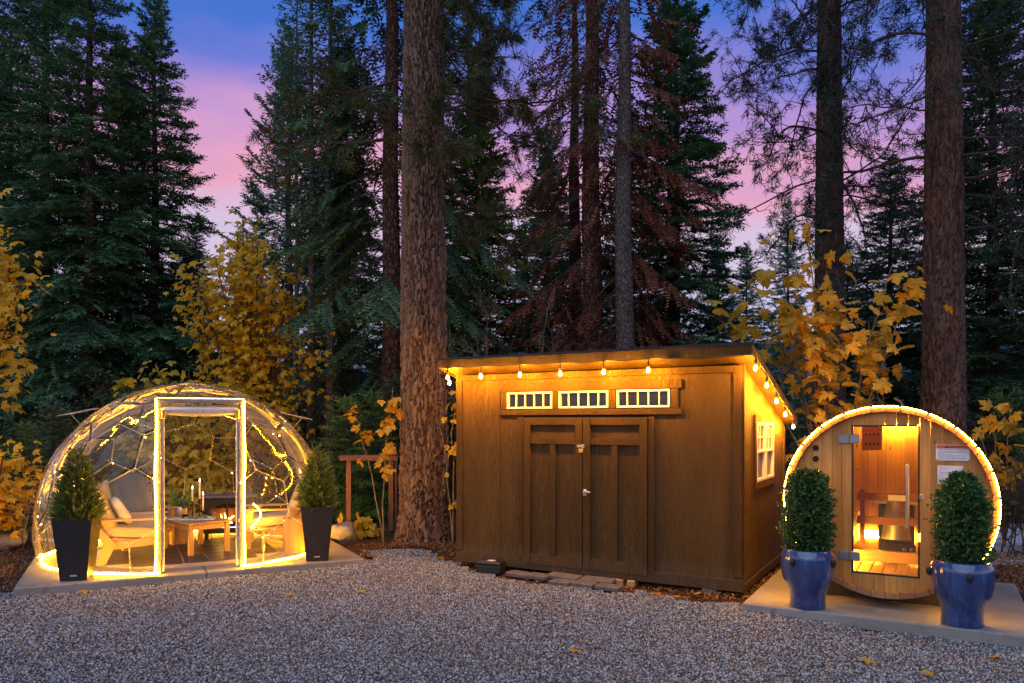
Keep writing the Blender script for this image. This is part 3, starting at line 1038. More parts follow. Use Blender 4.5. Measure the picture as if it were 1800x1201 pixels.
def maple(name, loc, label, group, seed, stems, H, spread, size, n_ind, n_stuff, meshes, m_stuff, m_wood, zmin=.25, wide=1.0, cat='tree', squash=1.0, lean=(0, 0), stem_r=.022, bias=None, stuff_size=None, jit=1.0, per=(5, 9)):
    """clump of shoots with big palmate leaves: the leaves that show largest one by one, the rest as one mass"""
    rng = np.random.default_rng(seed)
    root = empty(name, loc, 0, label, cat, group)
    wood_ = MB()
    ends, outs = [], []
    for s in range(stems):
        a = rng.uniform(0, 6.28)
        tx, ty = math.cos(a) * spread * rng.uniform(.2, 1) * wide, math.sin(a) * spread * rng.uniform(.2, 1) * squash
        h = H * rng.uniform(.72, 1.0) * (1 - .25 * min(1, math.hypot(tx, ty) / (spread * max(wide, 1))))
        t = np.linspace(0, 1, 9)
        p = np.stack([tx * t ** 1.4 + lean[0] * t * H, ty * t ** 1.4 + lean[1] * t * H, h * t], -1) + rng.normal(0, .03, (9, 3)) * t[:, None]
        wood_.tube(p, stem_r * (1 - .8 * t) + .004, 5, cap=False)
        for _ in range(max(6, int(h * 5))):
            f = rng.uniform(zmin, 1) * 7.99
            i0 = int(f)
            b0 = p[i0] + (p[i0 + 1] - p[i0]) * (f - i0)
            aa = rng.uniform(0, 6.28)
            l = rng.uniform(.25, .75) * spread * .55 * (1.15 - f / 9)
            d = np.array([math.cos(aa), math.sin(aa) * squash, rng.uniform(.1, .8)])
            tw = np.array([b0, b0 + d * l * .5, b0 + d * l * np.array([1, 1, .7])])
            wood_.tube(tw, [.008, .006, .003], 3, cap=False)
            for _k in range(int(rng.integers(*per))):
                g_ = rng.uniform(.25, 1.1)
                q_ = tw[0] + (tw[2] - tw[0]) * g_ + rng.normal(0, (.05 + .05 * spread) * jit, 3)
                ends.append(q_)
                outs.append(unit(np.array([d[0], d[1], .1])))
    ends, outs = np.array(ends), np.array(outs)
    ends[:, 2] = np.maximum(ends[:, 2], .12)
    wood_.build('stem', m_wood, root)
    order = rng.permutation(len(ends))
    # those on the camera's side show largest
    score = ends[:, 1] + rng.normal(0, spread * .45, len(ends))
    order = np.argsort(score)
    ii = order[:n_ind]
    Fr = leaf_frames(len(ii), rng, outs[ii])
    S = rng.uniform(.65, 1.15, len(ii)) * size
    for k, e in enumerate(ii):
        M = Matrix.Identity(4)
        for r_ in range(3):
            for c_ in range(3):
                M[r_][c_] = Fr[k][r_, c_] * S[k]
        M.translation = ends[e]
        inst('leaf', meshes[int(rng.integers(len(meshes)))], root, M=M)
    if n_stuff:
        jj = rng.choice(order[n_ind:] if len(order) > n_ind + 10 else order, n_stuff)
        mb = MB()
        P = ends[jj] + rng.normal(0, .06 + .06 * spread, (n_stuff, 3))
        P[:, 2] = np.maximum(P[:, 2], .08)
        scatter_leaves(mb, P, leaf_frames(n_stuff, rng, outs[jj]), rng.uniform(.6, 1.1, n_stuff) * (stuff_size or size), rng)
        tag(mb.build('foliage', m_stuff, root), kind='stuff')
    return root
# ------------------------------------------------------------------ shed
shed = empty('garden_shed', (SH[0], SH[1], 0.0), SH[2], 'brown wooden shed with slanted roof, double doors and three narrow windows over them', 'shed')
SL, SD, ZB = 3.66, 2.44, .08
SLOPE = .262
def wall_top(y): return 2.50 - SLOPE * y
# front skin: panels with openings, each a sheet of siding 3 cm thick with its outer face at y = 0
def sheet(x0, x1, z0, z1, name='siding_panel'):
    MB().box(((x0 + x1) / 2, .015, (z0 + z1) / 2), (x1 - x0 - .004, .03, z1 - z0), .002).build(name, m_siding, shed)
def front_panel_poly(x0, x1, z0, z1): sheet(x0, x1, z0, z1)
sheet(0, .66, ZB, 2.49)
MB().prism([(.662, ZB), (1.0, ZB), (1.0, 1.977), (.767, 1.977), (.767, 2.49), (.662, 2.49)], 0, .03, 1).build('siding_panel', m_siding, shed)
MB().prism([(2.62, ZB), (3.66, ZB), (3.66, 2.49), (2.878, 2.49), (2.878, 1.977), (2.62, 1.977)], 0, .03, 1).build('siding_panel', m_siding, shed)
sheet(.769, 2.876, 2.262, 2.49)
sheet(1.405, 1.489, 1.979, 2.258); sheet(2.136, 2.234, 1.979, 2.258)
sheet(.769, 2.876, 1.979, 2.046)
# door-head infill behind the doors
MB().box((1.81, .03, 1.03), (1.62, .02, 1.88)).build('door_backing', m_dark_in, shed)
# side wall towards the sauna: siding around the window, top edge along the roof slope
def side_wall(x0, x1, name):
    def piece(y0, y1, za, zb=None):
        t0 = wall_top(y0) if zb is None else zb
        t1 = wall_top(y1) if zb is None else zb
        MB().prism([(y0, za), (y1, za), (y1, t1), (y0, t0)], x0, x1, 0).build(name, m_siding, shed)
    return piece
pc = side_wall(SL - .03, SL, 'siding_panel')
pc(.033, .648, ZB); pc(1.652, SD - .033, ZB)
pc(.652, 1.648, ZB, 1.198); pc(.652, 1.648, 1.882)
pl = side_wall(0, .03, 'siding_panel')
pl(.033, 1.22, ZB); pl(1.224, SD - .033, ZB)
MB().box((SL / 2, SD - .015, (ZB + wall_top(SD)) / 2), (SL, .03, wall_top(SD) - ZB)).build('siding_panel', m_siding, shed)
MB().box((SL / 2, SD / 2, ZB + .045), (SL - .07, SD - .07, .09)).build('floor_deck', m_dark_in, shed)
# bottom rim board and corner trims
MB().box((SL / 2, -.012, ZB + .055), (SL + .02, .022, .13), .004).build('rim_board', m_trim, shed)
MB().box((SL + .012, SD / 2, ZB + .03), (.022, SD, .10), .004).build('rim_board', m_trim, shed)
for x in (.045, SL - .045):
    MB().box((x, -.011, 1.36), (.09, .02, 2.27), .004).build('corner_trim', m_trim, shed)
MB().box((SL + .011, .05, 1.35), (.02, .085, 2.29), .004).build('corner_trim', m_trim, shed)
MB().box((SL + .011, SD - .05, 1.0), (.02, .085, 1.68), .004).build('corner_trim', m_trim, shed)
MB().box((SL / 2, -.013, 2.455), (SL - .18, .024, .075), .004).build('frieze_board', m_trim, shed)
# roof: deck, fascia, drip edge, soffit
OV, OS, OB = .20, .15, .18
def zr(y): return 2.655 - SLOPE * (y + OV)
rf = MB().prism([(-OV, zr(-OV) + .012), (SD + OB, zr(SD + OB) + .012), (SD + OB, zr(SD + OB) + .04), (-OV, zr(-OV) + .04)], -OS, SL + OS, 0).build('roof', m_roof, shed)
MB().box((SL / 2, -OV - .012, zr(-OV) - .022), (SL + 2 * OS, .024, .115), .004).build('fascia', m_trim, rf)
MB().box((SL / 2, -OV - .03, zr(-OV) + .040), (SL + 2 * OS + .03, .016, .035), .003).build('drip_edge', m_roof, rf)
for x in (-OS + .011, SL + OS - .011):
    MB().prism([(-OV, zr(-OV) - .075), (SD + OB, zr(SD + OB) - .075), (SD + OB, zr(SD + OB) + .010), (-OV, zr(-OV) + .010)], x - .011, x + .011, 0).build('rake_board', m_trim, rf)
MB().prism([(-OV + .002, zr(-OV) - .06), (SD + OB, zr(SD + OB) - .06), (SD + OB, zr(SD + OB) - .045), (-OV + .002, zr(-OV) - .045)], -OS + .024, SL + OS - .024, 0).build('soffit', m_trim, rf)
# transom windows
def bars(parent, x0, x1, z0, z1, n):
    f = MB()
    for z in (z0 + .012, z1 - .012):
        f.box(((x0 + x1) / 2, -.008, z), (x1 - x0, .04, .024), .003)
    for x in (x0 + .012, x1 - .012):
        f.box((x, -.008, (z0 + z1) / 2), (.024, .04, z1 - z0 - .05), .003)
    w = f.build('window', m_white, parent)
    for k in range(1, n):
        x = x0 + (x1 - x0) * k / n
        MB().box((x, -.008, (z0 + z1) / 2), (.012, .026, z1 - z0 - .05), .002).build('muntin', m_white, w)
    for k in range(n):
        a, b = x0 + (x1 - x0) * k / n + .008, x0 + (x1 - x0) * (k + 1) / n - .008
        MB().box(((a + b) / 2, .004, (z0 + z1) / 2), (b - a, .004, z1 - z0 - .03)).build('pane', m_glass, w)
for x0, x1 in ((.77, 1.402), (1.492, 2.132), (2.238, 2.874)):
    bars(shed, x0, x1, 2.05, 2.256, 5)
MB().box((1.83, -.013, 2.312), (2.36, .026, .10), .004).build('window_trim', m_trim, shed)
MB().box((1.83, -.013, 2.005), (2.36, .026, .07), .004).build('window_trim', m_trim, shed)
for x in (.722, 1.447, 2.185, 2.925):
    MB().box((x, -.012, 2.15), (.082, .022, .215), .003).build('window_trim', m_trim, shed)
# double doors
for k, (x0, x1) in enumerate(((1.012, 1.809), (1.815, 2.612))):
    d = MB().box(((x0 + x1) / 2, .008, 1.04), (x1 - x0, .018, 1.80), .002).build('door', m_siding, shed)
    for z, h in ((.205, .13), (1.655, .075), (1.895, .09)):
        MB().box(((x0 + x1) / 2, -.017, z), (x1 - x0 - .186, .032, h), .003).build('rail', m_trim, d)
    for x in (x0 + .047, x1 - .047):
        MB().box((x, -.019, 1.04), (.09, .036, 1.80), .003).build('stile', m_trim, d)
    MB().box(((x0 + x1) / 2, -.016, .945), (.075, .030, 1.34), .003).build('batten', m_trim, d)
    if k == 1:
        h = MB().box((1.845, -.038, 1.05), (.05, .012, .075), .004)
        h.tube([(1.845, -.044, 1.06), (1.845, -.085, 1.06)], .011, 10)
        h.tube([(1.845, -.08, 1.062), (1.88, -.084, 1.064), (1.935, -.082, 1.06)], [.012, .010, .008], 8)
        h.build('handle', m_steel, d)
        hs = MB().box((1.79, -.037, 1.60), (.10, .008, .03), .002).box((1.825, -.04, 1.60), (.03, .014, .045), .003)
        hs.build('hasp', m_steel, d)
        MB().box((1.80, -.058, 1.545), (.05, .026, .045), .006).tube([(1.782, -.058, 1.56), (1.782, -.058, 1.588), (1.80, -.058, 1.6), (1.818, -.058, 1.588), (1.818, -.058, 1.56)], .005, 6).build('padlock', m_gold, d)
for x in (.965, 2.655):
    MB().box((x, -.012, 1.055), (.075, .022, 1.78), .004).build('door_trim', m_trim, shed)
# side window: two single-hung sashes
XW = SL
for y0, y1 in ((.655, 1.135), (1.165, 1.645)):
    f = MB()
    for z in (1.215, 1.865):
        f.box((XW - .002, (y0 + y1) / 2, z), (.05, y1 - y0, .035), .004)
    for y in (y0 + .018, y1 - .018):
        f.box((XW - .002, y, 1.54), (.05, .036, .62), .004)
    w = f.build('window', m_white, shed)
    MB().box((XW + .004, (y0 + y1) / 2, 1.545), (.04, y1 - y0 - .07, .035), .004).build('sash_rail', m_white, w)
    MB().box((XW - .002, (y0 + y1) / 2, 1.705), (.02, .014, .28), .002).build('muntin', m_white, w)
    MB().box((XW - .002, (y0 + y1) / 2, 1.705), (.016, y1 - y0 - .07, .014), .002).build('muntin', m_white, w)
    MB().box((XW - .018, (y0 + y1) / 2, 1.38), (.005, y1 - y0 - .06, .31)).build('pane', m_glass, w)
    MB().box((XW - .014, (y0 + y1) / 2, 1.705), (.005, y1 - y0 - .06, .29)).build('pane', m_glass, w)
for z, h in ((1.155, .085), (1.925, .085)):
    MB().box((XW + .010, 1.15, z), (.02, 1.17, h), .004).build('window_trim', m_trim, shed)
for y in (.61, 1.69):
    MB().box((XW + .010, y, 1.54), (.02, .085, .68), .004).build('window_trim', m_trim, shed)
for x in (.35, 1.8, 3.3):
    MB().box((x, .12, .04), (.16, .2, .085), .01).build('support_block', m_block, shed)
for x in (2.28, 2.42):
    MB().box((x, .02, .035), (.09, .16, .075), .006).build('support_block', m_teak, shed)

# string of bulbs under the eaves
sl = empty('string_lights', (SH[0], SH[1], 0), SH[2], 'string of round amber bulbs hung under the shed eaves', 'string lights')
zf = zr(-OV) - .075
hang = [(-.10, .22, 2.28), (-.09, -.20, zf - .0)]
bul = [(-.155, .05, 2.40)] + [(x, -OV - .045, 2.45) for x in (.02, .52, 1.08, 1.62, 2.17, 2.70)] + [(SL + OS + .02, -.16, 2.44), (SL + OS + .02, .42, 2.285), (SL + OS + .02, .98, 2.125), (SL + OS + .02, 1.55, 1.975), (SL + OS + .02, 2.14, 1.82)]
cab = []
for k, b in enumerate(bul):
    top = Vector((b[0], b[1], b[2] + .135))
    cab.append(top)
    if k < len(bul) - 1:
        n_ = bul[k + 1]
        mid = (top + Vector((n_[0], n_[1], n_[2] + .135))) / 2
        cab.append(mid - Vector((0, 0, .012)))
MB().tube(cab, .006, 5).build('cable', m_black, sl)
bm_bulb = MB().lathe([(.003, -.019), (.009, -.017), (.0145, -.008), (.016, 0), (.0145, .009), (.011, .022), (.009, .040)], 12).mesh('bulb', m_bulb)
bm_sock = MB().lathe([(.0, .030), (.013, .030), (.014, .085), (.008, .10), (.004, .135)], 8).mesh('socket', m_black)
for b in bul:
    o = inst('bulb', bm_bulb, sl, b)
    inst('socket', bm_sock, o)

# things in front of the shed
def on_shed(x, y, z=0): return (*loc2(SH, x, y), z)
bx = empty('bait_box', on_shed(.62, -.17, .012), SH[2] + .12, 'black plastic box with a small pale label in front of the shed', 'box')
MB().box((0, 0, .05), (.34, .20, .10), .012).build('body', m_black, bx)
MB().box((0, 0, .125), (.35, .21, .05), .02, taper=.86).build('lid', m_black, bx)
MB().box((.02, -.02, .151), (.10, .06, .004)).build('paper_label', m_white, bx)
pv = [(1.05, -.19, .30, .20, 'rusty grey paver at the end of the row towards the black box'), (1.33, -.22, .26, .19, 'short grey paver lying between two rows of pavers by the shed doors'),
      (1.62, -.13, .40, .20, 'raised grey paver tucked closest under the shed doors'), (1.70, -.36, .26, .2, 'grey paver nearest the gravel in front of the shed door seam'),
      (1.98, -.34, .26, .2, 'grey paver between its neighbours below the second shed door'), (2.05, -.12, .40, .20, 'long grey paver beside the yellow wooden blocks under the shed'), (2.27, -.33, .28, .2, 'grey paver at the end of the row towards the sauna')]
for k, (x, y, w, d, lb) in enumerate(pv):
    o = MB().box((0, 0, .02), (w, d, .05), .008).build('paver', m_paver, None, on_shed(x, y, .012 + .008 * (k % 3)), (R(1.5 * (k % 3 - 1)), R(1 - k % 2), SH[2] + R((k * 37) % 9 - 4)))
    tag(o, lb, 'paver', 'pavers in front of the shed')
bw = empty('block_wall', (3.92, 10.35, 0), R(-20), 'low stack of pale concrete blocks between the shed and the sauna', 'block stack')
bkm = MB().box((0, 0, .05), (.30, .2, .095), .012).mesh('block', m_block)
for r_ in range(6):
    for c_ in range(2):
        inst('block', bkm, bw, (c_ * .315 - .2 + (.08 if r_ % 2 else 0), .01 * ((r_ * 7) % 3 - 1), r_ * .1), (0, 0, R(3 * ((r_ + c_) % 3 - 1))))
rb = MB().prism([(-.03, 0), (.03, .0), (.06, .16), (.02, .17)], -.004, .004, 1)
tag(rb.build('ribbon', m_red, None, on_shed(SL + .12, SD - .35, .14), (R(-10), 0, R(-30))), 'red ribbon hanging low by the shed corner', 'ribbon')

# ------------------------------------------------------------------ sauna slab, sauna
def slab(name, frame_o, rz, w, d, h, label, seams=()):
    o = empty(name, frame_o, rz)
    o['kind'] = 'structure'
    edges = [0] + list(seams) + [w]
    for a, b in zip(edges[:-1], edges[1:]):
        MB().box(((a + b) / 2, d / 2, h / 2 - .06), (b - a - (.008 if seams else 0), d, h + .12), .012).build('slab_section', m_concrete, o)
    return o
slab('sauna_slab', (2.27, 7.38, 0), R(-29.8), 2.42, 2.40, .10, '')

sauna = empty('barrel_sauna', (SA[0], SA[1], .10), SA[2], 'cedar barrel sauna with glass door and a rope light round its rim', 'sauna')
ZC, RO, RI, LEN = 1.015, .918, .872, 1.95
NS = 44
for k in range(NS):
    a0, a1 = 2 * math.pi * k / NS, 2 * math.pi * (k + 1) / NS - .006
    pts = [(RI * math.cos(a0), ZC + RI * math.sin(a0)), (RO * math.cos(a0), ZC + RO * math.sin(a0)), (RO * math.cos(a1), ZC + RO * math.sin(a1)), (RI * math.cos(a1), ZC + RI * math.sin(a1))]
    MB().prism(pts, -.075 - .003 * (k * 7 % 3), LEN, 1).build('stave', m_stave, sauna)
bandm = MB()
ang = np.linspace(0, 2 * np.pi, 73)[:-1]
for y in (.35, 1.55):
    bandm.tube([(math.cos(a) * (RO + .003), y, ZC + math.sin(a) * (RO + .003)) for a in ang], .005, 5, closed=True)
bandm.build('steel_band', m_steel, sauna)
DX0, DX1, DZ0, DZ1 = -.302, .288, .305, 1.755
def arc_board(x0, x1, y0, y1, mat_, name, rad, lo=None, hi=None, jit=0):
    """upright board whose ends follow the barrel circle"""
    def zc(x, s): return ZC + s * math.sqrt(max(0.0, rad * rad - x * x))
    xs_ = [x0, (x0 + x1) / 2, x1]
    top = [(x, zc(x, 1) if hi is None else hi) for x in xs_]
    bot = [(x, zc(x, -1) if lo is None else lo) for x in xs_]
    if top[0][1] - bot[0][1] < .02 and top[2][1] - bot[2][1] < .02:
        return
    MB().prism(bot + top[::-1], y0 - jit, y1, 1).build(name, mat_, sauna)
bw_ = .0885
edges = [-.862] + [DX0 - bw_ * k for k in range(6, -1, -1)] + [DX0 + (DX1 - DX0) * k / 6 for k in range(1, 6)] + [DX1 + bw_ * k for k in range(0, 7)] + [.862]
edges = sorted(set(round(e, 4) for e in edges if abs(e) < .866))
jr = random.Random(5)
for x0, x1 in zip(edges[:-1], edges[1:]):
    if x1 - x0 < .012:
        continue
    j_ = jr.uniform(0, .003)
    if x0 >= DX0 - 1e-4 and x1 <= DX1 + 1e-4:
        arc_board(x0 + .0012, x1 - .0012, 0, .038, m_cedar, 'front_board', RI - .002, hi=DZ0, jit=j_)
        arc_board(x0 + .0012, x1 - .0012, 0, .038, m_cedar, 'front_board', RI - .002, lo=DZ1, jit=j_)
    else:
        arc_board(x0 + .0012, x1 - .0012, 0, .038, m_cedar, 'front_board', RI - .002, jit=j_)
# two air holes in the front, as round dark plugs in brass rings
for z in (1.525, 1.415):
    MB().lathe([(.0, .0), (.026, .0), (.03, .006)], 14).build('vent_hole', m_dark_in, sauna, (-.63, -.006, z), (R(90), 0, 0))
# glass door in a thin black frame
dr = MB()
for x in (DX0 + .008, DX1 - .008):
    dr.box((x, .012, (DZ0 + DZ1) / 2), (.016, .036, DZ1 - DZ0), .003)
for z in (DZ0 + .008, DZ1 - .008):
    dr.box(((DX0 + DX1) / 2, .012, z), (DX1 - DX0 - .034, .036, .016), .003)
door = dr.build('door', m_black, sauna)
MB().box(((DX0 + DX1) / 2, .012, (DZ0 + DZ1) / 2), (DX1 - DX0 - .034, .008, DZ1 - DZ0 - .034)).build('glass', m_door_glass, door)
for z in (1.62, .47):
    MB().box((DX0 + .03, -.012, z), (.09, .018, .085), .004).box((DX0 - .07, -.010, z), (.10, .014, .085), .003).build('hinge', m_hinge, door)
hd = MB().tube([(.185, -.06, .78), (.185, -.06, 1.38)], .016, 14)
for z in (.86, 1.30):
    hd.tube([(.185, -.06, z), (.185, .008, z)], .009, 8)
hd.build('handle', m_steel, door)
MB().box((DX1 + .012, -.008, 1.08), (.035, .02, .05), .004).build('latch', m_steel, door)
# rope light is hung on the barrel: a thing of its own
rl = empty('rope_light', (SA[0], SA[1], .10), SA[2], 'glowing rope light running round the rim of the barrel sauna', 'rope light')
aa = np.linspace(R(-24), R(204), 150)
for a0_, a1_ in ((R(-62), R(-25)), (R(205), R(233))):
    MB().tube([(math.cos(a) * (RO + .006), -.07, ZC + math.sin(a) * (RO + .006)) for a in np.linspace(a0_, a1_, 22)], .0055, 6).build('tail', m_led, rl)
MB().tube([(math.cos(a) * (RO + .004), -.088 + .003 * math.sin(a * 60), ZC + math.sin(a) * (RO + .004 + .003 * math.sin(a * 47))) for a in aa], .0042, 6).build('tube', m_led_dim, rl)
bd = MB()
for a in np.linspace(R(-24), R(204), 90):
    bd.soft((math.cos(a) * (RO + .004), -.09, ZC + math.sin(a) * (RO + .004)), (.014, .014, .014), 1.0, (6, 5))
tag(bd.build('bead', m_led_dim, rl), kind='stuff')
clipm = MB().box((0, 0, 0), (.012, .03, .03), .002).mesh('clip', m_steel)
for a in np.linspace(R(-25), R(205), 16):
    inst('clip', clipm, rl, (math.cos(a) * (RO + .004), -.08, ZC + math.sin(a) * (RO + .004)), (0, -a, 0))
# inside: back wall, floor slats, sill beam, bench, heater with guard rail, light behind it
nb_ = 18
for k in range(nb_):
    x0 = -.86 + 1.72 * k / nb_
    arc_board(x0 + .001, x0 + 1.72 / nb_ - .001, LEN - .11, LEN - .07, m_cedar_in, 'back_board', RI - .002, jit=jr.uniform(0, .004))
for k in range(9):
    x = -.52 + 1.04 * (k + .5) / 9
    MB().box((x, .80, .235 + .10 * x * x), (1.04 / 9 - .006, 1.48, .03), .004).build('floor_slat', m_cedar_h, sauna)
MB().box((0, .95, .34), (1.2, .09, .12), .006).build('cross_beam', m_cedar_x, sauna)
for k in range(4):
    MB().box((-.78 + .105 * k, .95, .74), (.098, 1.7, .03), .004).build('bench_slat', m_cedar_h, sauna)
for k in range(3):
    MB().box((-.375, .95, .70 - .115 * k), (.022, 1.66, .105), .004).build('bench_board', m_cedar_h, sauna)
MB().box((-.45, .95, .42), (.17, .06, .25), .004).build('bench_leg', m_cedar_in, sauna)
vb = MB().box((-.24, 1.72, 1.60), (.22, .10, .30), .006).build('vent_box', m_cedar_x, sauna)
for z in (1.53, 1.64):
    for k in range(4):
        MB().box((-.30 + .04 * k, 1.665, z), (.022, .006, .02)).build('slot', m_dark_in, vb)
ht = empty('sauna_heater', (*loc2(SA, 0.03, 1.45), .10), SA[2], 'dark steel sauna heater behind wooden guard rails inside the barrel sauna', 'heater')
cas = MB().box((0, 0, .60), (.36, .30, .54), .02)
cas.build('casing', m_iron, ht)
fr_ = [( -.15 + .30 * k / 10) for k in range(11)]
fv, ff = [], []
for k, x in enumerate(fr_):
    for z in (.48, .93):
        fv.append((x * (1 if z < .5 else .62), -.155 - .06 * math.cos(x / .15 * 1.45), z))
ff = [(2 * k, 2 * k + 2, 2 * k + 3, 2 * k + 1) for k in range(10)]
MB().add(fv, ff, 0, True).build('front_plate', m_hinge, ht)
MB().box((0, 0, .885), (.44, .34, .03), .008).build('top_rim', m_steel, ht)
rng_ = np.random.default_rng(3)
for k in range(16):
    b = MB().soft((0, 0, 0), (.09, .08, .07), .8, (9, 6))
    inst('stone', b.mesh('stone', m_rock), ht, (-.15 + .075 * (k % 5), -.10 + .075 * (k // 5), .915 + .015 * (k % 2)), (k, k * 2, k))
MB().box((.03, -.178, .385), (.32, .03, .11), .006).build('control_panel', m_black, ht)
for x in (.08, .15):
    MB().lathe([(.0, 0), (.022, 0), (.022, .02), (0, .02)], 12).build('knob', m_hinge, ht, (x, -.195, .385), (R(90), 0, 0))
gr = empty('guard_rail', (*loc2(SA, 0.02, 1.12), .10), SA[2], 'wooden guard rail of two bars round the sauna heater', 'guard rail')
for z in (.96, .70):
    MB().box((0, 0, z), (.74, .035, .085), .006).build('bar', m_trellis_h, gr)
for x in (-.32, .34):
    MB().box((x, .03, .72), (.05, .03, .62), .005).build('post', m_trellis, gr)
MB().box((.04, -.019, .96), (.2, .004, .06), 0).build('notice', m_white, gr)
sled = empty('sauna_light_strip', (*loc2(SA, 0, 1.5), .10), SA[2], 'warm light strips glowing low behind the sauna heater', 'light strip')
for x, w in ((-.29, .25), (.34, .22)):
    MB().box((x, .33, .445), (w, .012, .09), .004).build('strip', m_sauna_led, sled)
MB().box((.02, .28, 1.755), (.62, .02, .03)).build('strip', m_sauna_led, sled)
MB().box((-.40, -.85, .33), (.012, .9, .03)).build('strip', m_sauna_led, sled)
for y in (.30, 1.45):
    MB().prism([(-.62, 0), (.62, 0), (.62, .16), (.35, .13), (0, .085), (-.35, .13), (-.62, .16)], y, y + .09, 1).build('cradle', m_iron, sauna)

# notices on the sauna front
def text(body, size, mat_, parent, loc, align='CENTER', sx=1.0):
    cu = bpy.data.curves.new('lettering', 'FONT')
    cu.body = body
    cu.size = size
    cu.align_x = align
    cu.extrude = .0004
    cu.resolution_u = 2
    cu.materials.append(mat_)
    tmp = bpy.data.objects.new('lettering', cu)
    me = bpy.data.meshes.new_from_object(tmp)
    bpy.data.objects.remove(tmp)
    o = bpy.data.objects.new('lettering', me)
    COL.objects.link(o)
    o.parent = parent
    o.location = loc
    o.rotation_euler = (R(90), 0, 0)
    o.scale = (sx, 1, 1)
    return o
m_ink = simple('black_ink', (.015, .015, .015), .6)
m_ink_grey = simple('grey_ink', (.22, .21, .21), .7)
m_orange = simple('orange_print', (.72, .10, .015), .5, var=.03)
m_paper = simple('white_paper', (.74, .72, .74), .6, var=.03)
ws = empty('warning_sign', (*loc2(SA, .555, -.012), 1.50 + .10), SA[2], 'white warning sign with an orange header on the sauna front', 'sign')
MB().box((0, 0, 0), (.272, .006, .148), .002).build('plate', m_paper, ws)
MB().box((0, -.0035, .056), (.262, .003, .030)).build('header', m_orange, ws)
MB().prism([(-.064, .042), (-.034, .042), (-.049, .070)], -.0062, -.0052, 1).build('warning_triangle', m_ink, ws)
text('!', .022, m_orange, ws, (-.049, -.0066, .0455))
text('WARNING', .022, m_ink, ws, (.024, -.0056, .048), sx=1.1)
text('REDUCE THE RISK OF OVERHEATING', .0135, m_ink, ws, (0, -.0038, .0245), sx=.98)
def rows(parent, lines, y):
    mb = MB()
    rr_ = random.Random(4)
    for (z, x0, x1, h) in lines:
        x = x0
        while x < x1 - .006:
            w = rr_.uniform(.008, .022)
            mb.box(((x + min(x + w, x1)) / 2, y, z), (min(w, x1 - x), .0008, h))
            x += w + .004
    o = mb.build('small_print', m_ink_grey, parent)
    return o
rows(ws, [(.012, -.118, .10, .0035), (.003, -.118, .118, .0035), (-.006, -.118, -.06, .0035), (-.016, -.118, -.0, .004), (-.027, -.118, .095, .0035), (-.036, -.118, .01, .0035), (-.047, -.118, .10, .0035), (-.056, -.118, .10, .0035), (-.064, -.118, -.05, .003)], -.0036)
for x in (-.126, .126):
    MB().lathe([(0, 0), (.005, 0), (.004, .003), (0, .004)], 8).build('screw', m_ink, ws, (x, -.003, -.065), (R(90), 0, 0))
pn = empty('paper_notice', (*loc2(SA, .535, -.010), 1.295 + .10), SA[2], 'white sheet of printed rules pinned below the warning sign', 'notice')
MB().box((0, 0, 0), (.205, .003, .170)).build('sheet', m_paper, pn)
rows(pn, [(.074, -.09, -.03, .004), (.062, -.09, -.005, .0045), (.051, -.08, -.01, .003), (.038, -.09, -.07, .0045), (.026, -.085, .09, .003), (.018, -.085, .09, .003), (.010, -.085, -.02, .003), (-.002, -.09, .0, .0035), (-.014, -.095, -.05, .0045),
          (-.026, -.095, -.04, .003), (-.035, -.095, .09, .003), (-.044, -.095, .09, .003), (-.053, -.095, .085, .003), (-.070, -.095, -.05, .0045), (-.070, -.03, .06, .003)], -.002)
# ------------------------------------------------------------------ planters
def _glaze():
    M = Mat('blue_glaze')
    a = M.noise(M.coords((7, 7, 1.4)), 1.6, 4, .6, .5)
    b = M.noise(M.coords(), 30, 4)
    c = M.ramp(a, [(.25, (.010, .026, .095)), (.5, (.022, .054, .17)), (.72, (.06, .11, .25))])
    c = M.mix(M.ramp(b, [(.62, (0, 0, 0)), (.75, (.6, .6, .6))]), c, (.12, .16, .34))
    M.set(Base_Color=c, Roughness=.12, Coat_Weight=1.0, Coat_Roughness=.04)
    M.bump(a, .15, .01)
    return M.m
m_glaze = _glaze()
m_soil_pot = simple('potting_soil', (.03, .02, .014), .95, var=.4, scale=60, bump=.6)

